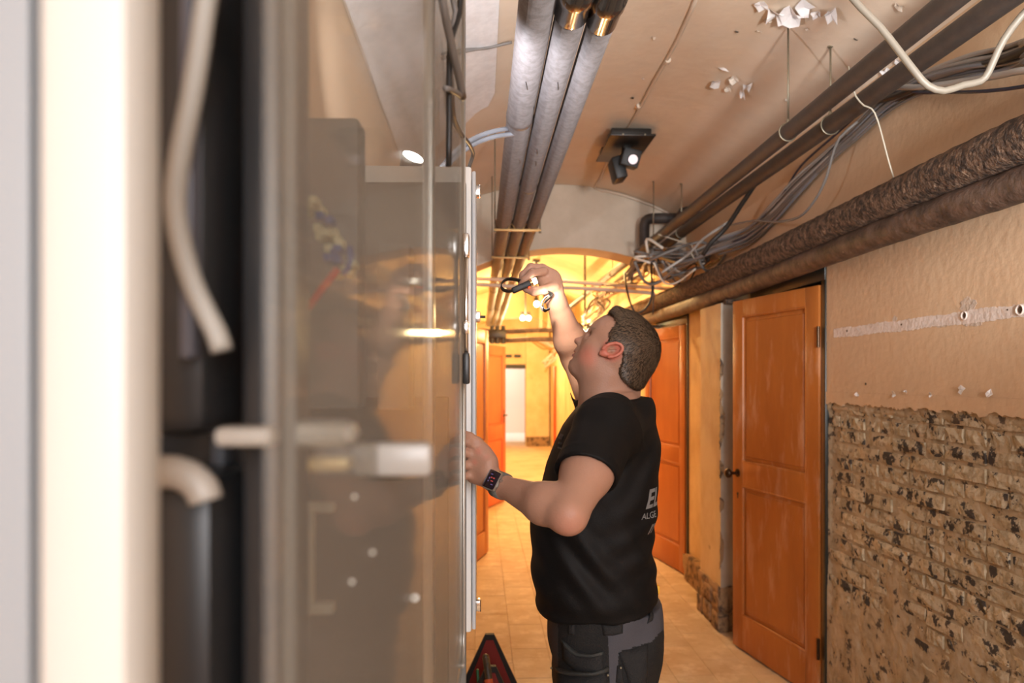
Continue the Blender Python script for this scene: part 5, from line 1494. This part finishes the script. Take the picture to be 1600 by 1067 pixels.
def to_px(C):
    rel = C-np.array((0, 0, EYE)); d = rel[:, 1]*CA+rel[:, 0]*SA; xx = rel[:, 0]*CA-rel[:, 1]*SA; return CXP+FPX*xx/d, CYP-FPX*rel[:, 2]/d
# cloth panels, described on the near side and mirrored to the far leg
Cc = Pt[Qt].mean(1); Cm = Cc.copy(); Cm[:, 1] = np.where(Cc[:, 1] > TY, 2*TY-Cc[:, 1], Cc[:, 1])
ppx, ppy = to_px(Cm)
def inpoly(x, y, poly):
    r = np.zeros(len(x), bool); j = len(poly)-1
    for i in range(len(poly)):
        xi, yi = poly[i]; xj, yj = poly[j]
        c = ((yi > y) != (yj > y)) & (x < (xj-xi)*(y-yi)/(yj-yi+1e-9)+xi); r ^= c; j = i
    return r
mi = np.zeros(len(Cc), np.int32)
gp = [(972, 940), (1100, 880), (1100, 985), (1034, 985), (1018, 1003), (968, 1018), (965, 1040), (962, 1100), (958, 1400), (950, 1400), (952, 1067), (950, 1000), (948, 990)]
mi[inpoly(ppx, ppy, gp)] = 1
mi[inpoly(ppx, ppy, [(872, 960), (985, 970), (985, 976), (872, 973)])] = 1
mi[(ppx < 872) & (ppy > 960)] = 2
met.polygons.foreach_set('material_index', mi)
bvh_tr = BVHTree.FromPolygons([tuple(p) for p in Pt], [tuple(int(i) for i in q) for q in Qt])
def on_cloth(px, py, h=.0):
    o_ = Vector((0, 0, EYE)); d = (W(px, py, 1)-o_).normalized(); hit = bvh_tr.ray_cast(o_, d)
    if hit[0] is None: return W(px, py, 1.68)
    return hit[0]+hit[1]*h
def cloth_patch(name, rows, m, th=.0035, puff=0.0, parent=man, sub=8):
    """patch laid on the cloth: rows of outline points from top to bottom"""
    bm = bmesh.new(); g = []
    R = []
    for j in range(sub+1):
        t_ = j/sub*(len(rows)-1); i = min(int(t_), len(rows)-2); f = t_-i
        a = [(rows[i][k][0]*(1-f)+rows[i+1][k][0]*f, rows[i][k][1]*(1-f)+rows[i+1][k][1]*f) for k in range(len(rows[0]))]
        row = []
        for q in range(sub+1):
            s_ = q/sub*(len(a)-1); i2 = min(int(s_), len(a)-2); f2 = s_-i2
            px, py = a[i2][0]*(1-f2)+a[i2+1][0]*f2, a[i2][1]*(1-f2)+a[i2+1][1]*f2
            ed = min(1, 4*min(j/sub, 1-j/sub, q/sub, 1-q/sub)+.35)
            row.append((on_cloth(px, py, th*ed+puff*math.sin(PI*q/sub)*math.sin(PI*j/sub)), on_cloth(px, py, -.003)))
        R.append(row)
    top = [[bm.verts.new(p[0]) for p in r] for r in R]; bot = [[bm.verts.new(p[1]) for p in r] for r in R]
    for j in range(sub):
        for q in range(sub):
            bm.faces.new((top[j][q], top[j][q+1], top[j+1][q+1], top[j+1][q])); bm.faces.new((bot[j][q], bot[j+1][q], bot[j+1][q+1], bot[j][q+1]))
    for q in range(sub):
        bm.faces.new((top[0][q], bot[0][q], bot[0][q+1], top[0][q+1])); bm.faces.new((top[sub][q], top[sub][q+1], bot[sub][q+1], bot[sub][q]))
        bm.faces.new((top[q][0], top[q+1][0], bot[q+1][0], bot[q][0])); bm.faces.new((top[q][sub], bot[q][sub], bot[q+1][sub], top[q+1][sub]))
    bmesh.ops.recalc_face_normals(bm, faces=bm.faces)
    return bobj(name, bm, m, parent, smooth=True)
M_tblack2 = mat('black_pocket_cloth', (.017, .017, .018), .75, bump=.4, bscale=350, spec=.3)
cloth_patch('belt_loop', [[(890, 968), (899, 968)], [(889, 991), (898, 992)]], M_tblack2, .006)
cloth_patch('belt_loop', [[(1011, 950), (1019, 944)], [(1014, 962), (1021, 960)], [(1011, 974), (1018, 970)]], M_tblack2, .006)
cloth_patch('belt_tab', [[(940, 975), (956, 976), (973, 974)], [(943, 993), (958, 993), (973, 989)]], M_tblack2, .007)
cloth_patch('holster_pocket', [[(878, 1000), (900, 1020), (925, 1023), (942, 1018)], [(880, 1030), (900, 1050), (930, 1054), (944, 1050)]], M_tblack2, .006, .008)
cloth_patch('holster_pocket', [[(870, 1042), (890, 1051), (925, 1053), (950, 1046)], [(872, 1100), (895, 1110), (930, 1110), (954, 1100)]], M_tblack2, .009, .010)
M_seam = mat('pale_pocket_hem', (.030, .032, .031), .7, bump=.3, bscale=300)
cloth_patch('pocket_hem', [[(878, 998), (900, 1018), (925, 1022), (943, 1017)], [(878, 1003), (900, 1024), (925, 1028), (943, 1023)]], M_seam, .010)
cloth_patch('pocket_hem', [[(869, 1041), (892, 1048), (925, 1050), (951, 1041)], [(870, 1048), (892, 1056), (925, 1058), (951, 1049)]], M_seam, .013, .008)
cloth_patch('back_pocket', [[(966, 1020), (990, 1014), (1012, 1006)], [(978, 1052), (995, 1056), (1012, 1050)], [(985, 1075), (995, 1080), (1006, 1078)]], M_tblack2, .005, .004)
cloth_patch('hammer_loop', [[(964, 1040), (972, 1038)], [(962, 1066), (974, 1070)]], M_tblack2, .006)
for px, py in ((869, 1042), (948, 1053), (967, 1042)):
    p = on_cloth(px, py, .012); bm = bmesh.new(); r = bmesh.ops.create_uvsphere(bm, u_segments=10, v_segments=6, radius=.0028); bmesh.ops.transform(bm, matrix=Matrix.Translation(p), verts=r['verts']); bobj('rivet', bm, M_galv, man, smooth=True)
yt = tag(boxobj('yellow_tag', W(1023, 924, 1.82)-Vector((.001, .01, .004)), W(1028, 914, 1.82)+Vector((.003, .01, .0)), mat('yellow_fabric', (.8, .42, .03), .6), man, bevel=.002), 'yellow tag')
# boots
M_boot = mat('black_leather', (.015, .014, .013), .45, bump=.3, bscale=90); M_sole = mat('dark_rubber', (.01, .01, .01), .8)
for s in (-1, 1):
    yy = TY+s*.107; x0 = hx_+.01
    bf = Field((x0-.30, yy-.08, -.01), (x0+.13, yy+.08, .22), .006)
    bf.cone((x0+.02, yy, .055), (x0+.01, yy, .17), .046, .050, .03); bf.cone((x0+.0, yy, .055), (x0-.14, yy, .045), .045, .042, .03)
    bf.ell((x0-.15, yy, .045), (.065, .048, .040), None, .02)
    bf.add(lambda X, Y, Zz: Zz-.02, (x0-.4, yy-.1, -.05), (x0+.2, yy+.1, .03), .004, 's')
    Pb, Qb = bf.mesh(); b_ = mesh_obj('boot', np_mesh('boot', relax(Pb, Qb, 1), Qb), M_boot, man, smooth=True)
    bm = bmesh.new(); pl = [(x0+.06+.0, -.040), (x0+.073, 0), (x0+.06, .040), (x0-.02, .040), (x0-.12, .050), (x0-.20, .038), (x0-.218, 0), (x0-.20, -.038), (x0-.12, -.050), (x0-.02, -.040)]
    prism(bm, pl, lambda u, v: Vector((u, yy+v, .0)), lambda u, v: Vector((u, yy+v, .026))); bobj('sole', bm, M_sole, b_)

# ------------------------------------------------------------------ wrist watch
wc = WRn*.94+ELn*.06; wax = (WRn-ELn)/np.linalg.norm(WRn-ELn)
tocam = A3((0, 0, EYE))-wc; tocam /= np.linalg.norm(tocam)
wn_ = tocam + A3((-.05, 0, .12)); wn_ -= wax*(wn_@wax); wn_ /= np.linalg.norm(wn_); wu = np.cross(wax, wn_)
wt = thing('wrist_watch', 'square black smart watch with grey band on the left wrist', 'watch', Vector(wc))
M_band = mat('grey_woven_band', (.15, .15, .13), .7, bump=.5, bscale=400); M_wcase = mat('grey_titanium', (.42, .40, .36), .3, metal=.8); M_glass = mat('black_watch_glass', (.012, .008, .018), .08, coat=1)
bm = bmesh.new()
def bandring(h0, n_=40, w_=.0115, t_=.0024):
    rings = []
    for k in range(n_):
        a = 2*PI*k/n_; dr_ = wn_*math.cos(a)+wu*math.sin(a)
        hit = bvh_body.ray_cast(Vector(wc+dr_*.07), Vector(-dr_)); r0 = (Vector(wc)-hit[0]).length if hit[0] else .025
        rings.append([bm.verts.new(Vector(wc+dr_*(r0+o_)+wax*q)) for o_, q in ((-.002, -w_), (t_, -w_), (t_+.0006, 0), (t_, w_), (-.002, w_))])
    for k in range(n_):
        A_, B_ = rings[k], rings[(k+1) % n_]
        for i in range(5): bm.faces.new((A_[i], A_[(i+1) % 5], B_[(i+1) % 5], B_[i]))
bandring(0); bmesh.ops.recalc_face_normals(bm, faces=bm.faces); bobj('band', bm, M_band, wt, smooth=True)
MW = Matrix(((wax[0], wu[0], wn_[0], wc[0]), (wax[1], wu[1], wn_[1], wc[1]), (wax[2], wu[2], wn_[2], wc[2]), (0, 0, 0, 1)))
hit = bvh_body.ray_cast(Vector(wc+wn_*.07), Vector(-wn_)); hz = (Vector(wc)-hit[0]).length if hit[0] else .025
boxobj('case', (-.0185, -.0215, hz-.002), (.0185, .0215, hz+.0085), M_wcase, wt, MW, .0045)
boxobj('screen', (-.0165, -.0195, hz+.0065), (.0165, .0195, hz+.0100), M_glass, wt, MW, .0030)
cr_s = 1 if wax[0] > 0 else -1
cylobj('crown', MW @ Vector((-.0185, .006, hz+.003)), MW @ Vector((-.0215, .006, hz+.003)), .0036, M_wcase, wt)
boxobj('side_button', (-.0205, -.012, hz+.0015), (-.018, -.002, hz+.0045), M_wcase, wt, MW, .0008)
M_red = mat('dim_red_display', (.25, .03, .03), .4, emit=((.8, .12, .08), .25)); M_vio = mat('dim_violet_display', (.08, .06, .14), .4, emit=((.3, .2, .5), .2))
sc = boxobj('display', (-.0005, -.0005, hz+.0100), (.0005, .0005, hz+.0102), M_glass, wt, MW)
for k, (x, y, w_, h_, m_) in enumerate(((-.006, .004, .005, .0028, M_red), (.001, .004, .004, .0028, M_red), (-.004, -.003, .007, .0022, M_red), (.006, -.005, .003, .003, M_vio), (.006, .002, .003, .004, M_vio), (-.008, -.010, .006, .002, M_vio), (.004, .011, .006, .002, M_vio))):
    boxobj('display_mark', (x-w_/2, y-h_/2, hz+.0099), (x+w_/2, y+h_/2, hz+.01025), m_, wt, MW)

# ------------------------------------------------------------------ head torch with strap, pinched in the raised hand
M_strap = mat('black_elastic_strap', (.012, .012, .012), .75, bump=.4, bscale=500); M_strapw = mat('white_strap_backing', (.72, .70, .68), .7)
ht = thing('head_torch', 'black head torch with looped elastic strap pinched in the raised hand', 'torch', W(822, 447, 1.97))
a, b = W(800, 455, 1.965), W(829, 442, 1.965)
dx_ = (b-a).normalized(); nz_2 = Vector((0, -1, 0)); nz_2 = (nz_2-dx_*nz_2.dot(dx_)).normalized(); ny_2 = nz_2.cross(dx_)
MT = Matrix(((dx_.x, ny_2.x, nz_2.x, a.x), (dx_.y, ny_2.y, nz_2.y, a.y), (dx_.z, ny_2.z, nz_2.z, a.z), (0, 0, 0, 1))); LT = (b-a).length
boxobj('torch_body', (0, -.008, -.012), (LT, .008, .012), M_black, ht, MT, .004)
boxobj('control_strip', (.004, -.005, .011), (LT*.55, .005, .0135), mat('dark_grey_rubber', (.05, .05, .05), .6), ht, MT, .001)
cylobj('lamp_ring', MT @ Vector((LT-.002, 0, 0)), MT @ Vector((LT+.006, 0, 0)), .0095, mat('brass_ring', (.6, .35, .15), .3, metal=.9), ht)
cylobj('lit_lens', MT @ Vector((LT+.006, 0, 0)), MT @ Vector((LT+.018, 0, 0)), .0085, mat('lit_torch_lens', (1, 1, .95), .2, emit=((1, .9, .75), 6)), ht)
cylobj('red_light', MT @ Vector((LT-.008, -.0115, .004)), MT @ Vector((LT-.008, -.0080, .004)), .003, mat('red_led', (.8, .02, .0), .3, emit=((1, .05, .01), 3)), ht, n=10)
def strap(name, P, w_, t_, m, par=ht):
    bm = bmesh.new(); pts = catmull(P, .004)
    wv = Vector((.06, -1, .22)).normalized(); L0 = L1 = None; rings = []
    for i, p in enumerate(pts):
        T_ = (pts[min(i+1, len(pts)-1)]-pts[max(i-1, 0)]).normalized(); u = (wv-T_*wv.dot(T_)).normalized(); v = T_.cross(u)
        rings.append([bm.verts.new(p+u*w_/2*a_+v*t_/2*b_) for a_, b_ in ((-1, -1), (1, -1), (1, 1), (-1, 1))])
    for A_, B_ in zip(rings, rings[1:]):
        for i in range(4): bm.faces.new((A_[i], A_[(i+1) % 4], B_[(i+1) % 4], B_[i]))
    bm.faces.new(rings[0]); bm.faces.new(rings[-1][::-1]); bmesh.ops.recalc_face_normals(bm, faces=bm.faces)
    return bobj(name, bm, m, par, autosmooth=40)
strap('strap_loop', Wl([(815, 440, 1.975), (806, 437, 1.975), (794, 436, 1.97), (786, 440, 1.965), (783, 447, 1.96), (787, 453, 1.96), (796, 455, 1.965), (803, 453, 1.965)]), .020, .0022, M_strap)
strap('strap_tail', Wl([(850, 455, 1.99), (858, 458, 1.985), (862, 462, 1.98), (857, 467, 1.975), (850, 473, 1.97), (848, 480, 1.965), (852, 485, 1.96), (859, 482, 1.96)]), .022, .0022, M_strap)
strap('strap_backing', Wl([(856, 463, 1.972), (850, 467, 1.966), (846, 473, 1.961), (844.5, 479, 1.957), (848, 484, 1.953)]), .018, .0012, M_strapw)
# light thrown down on the forearm by the torch itself
light('torch_beam', 'SPOT', tuple(W(846, 452, 1.86)), 5.5, (1, .88, .72), .01, aim=tuple(W(884, 520, 2.08)), spot=75)
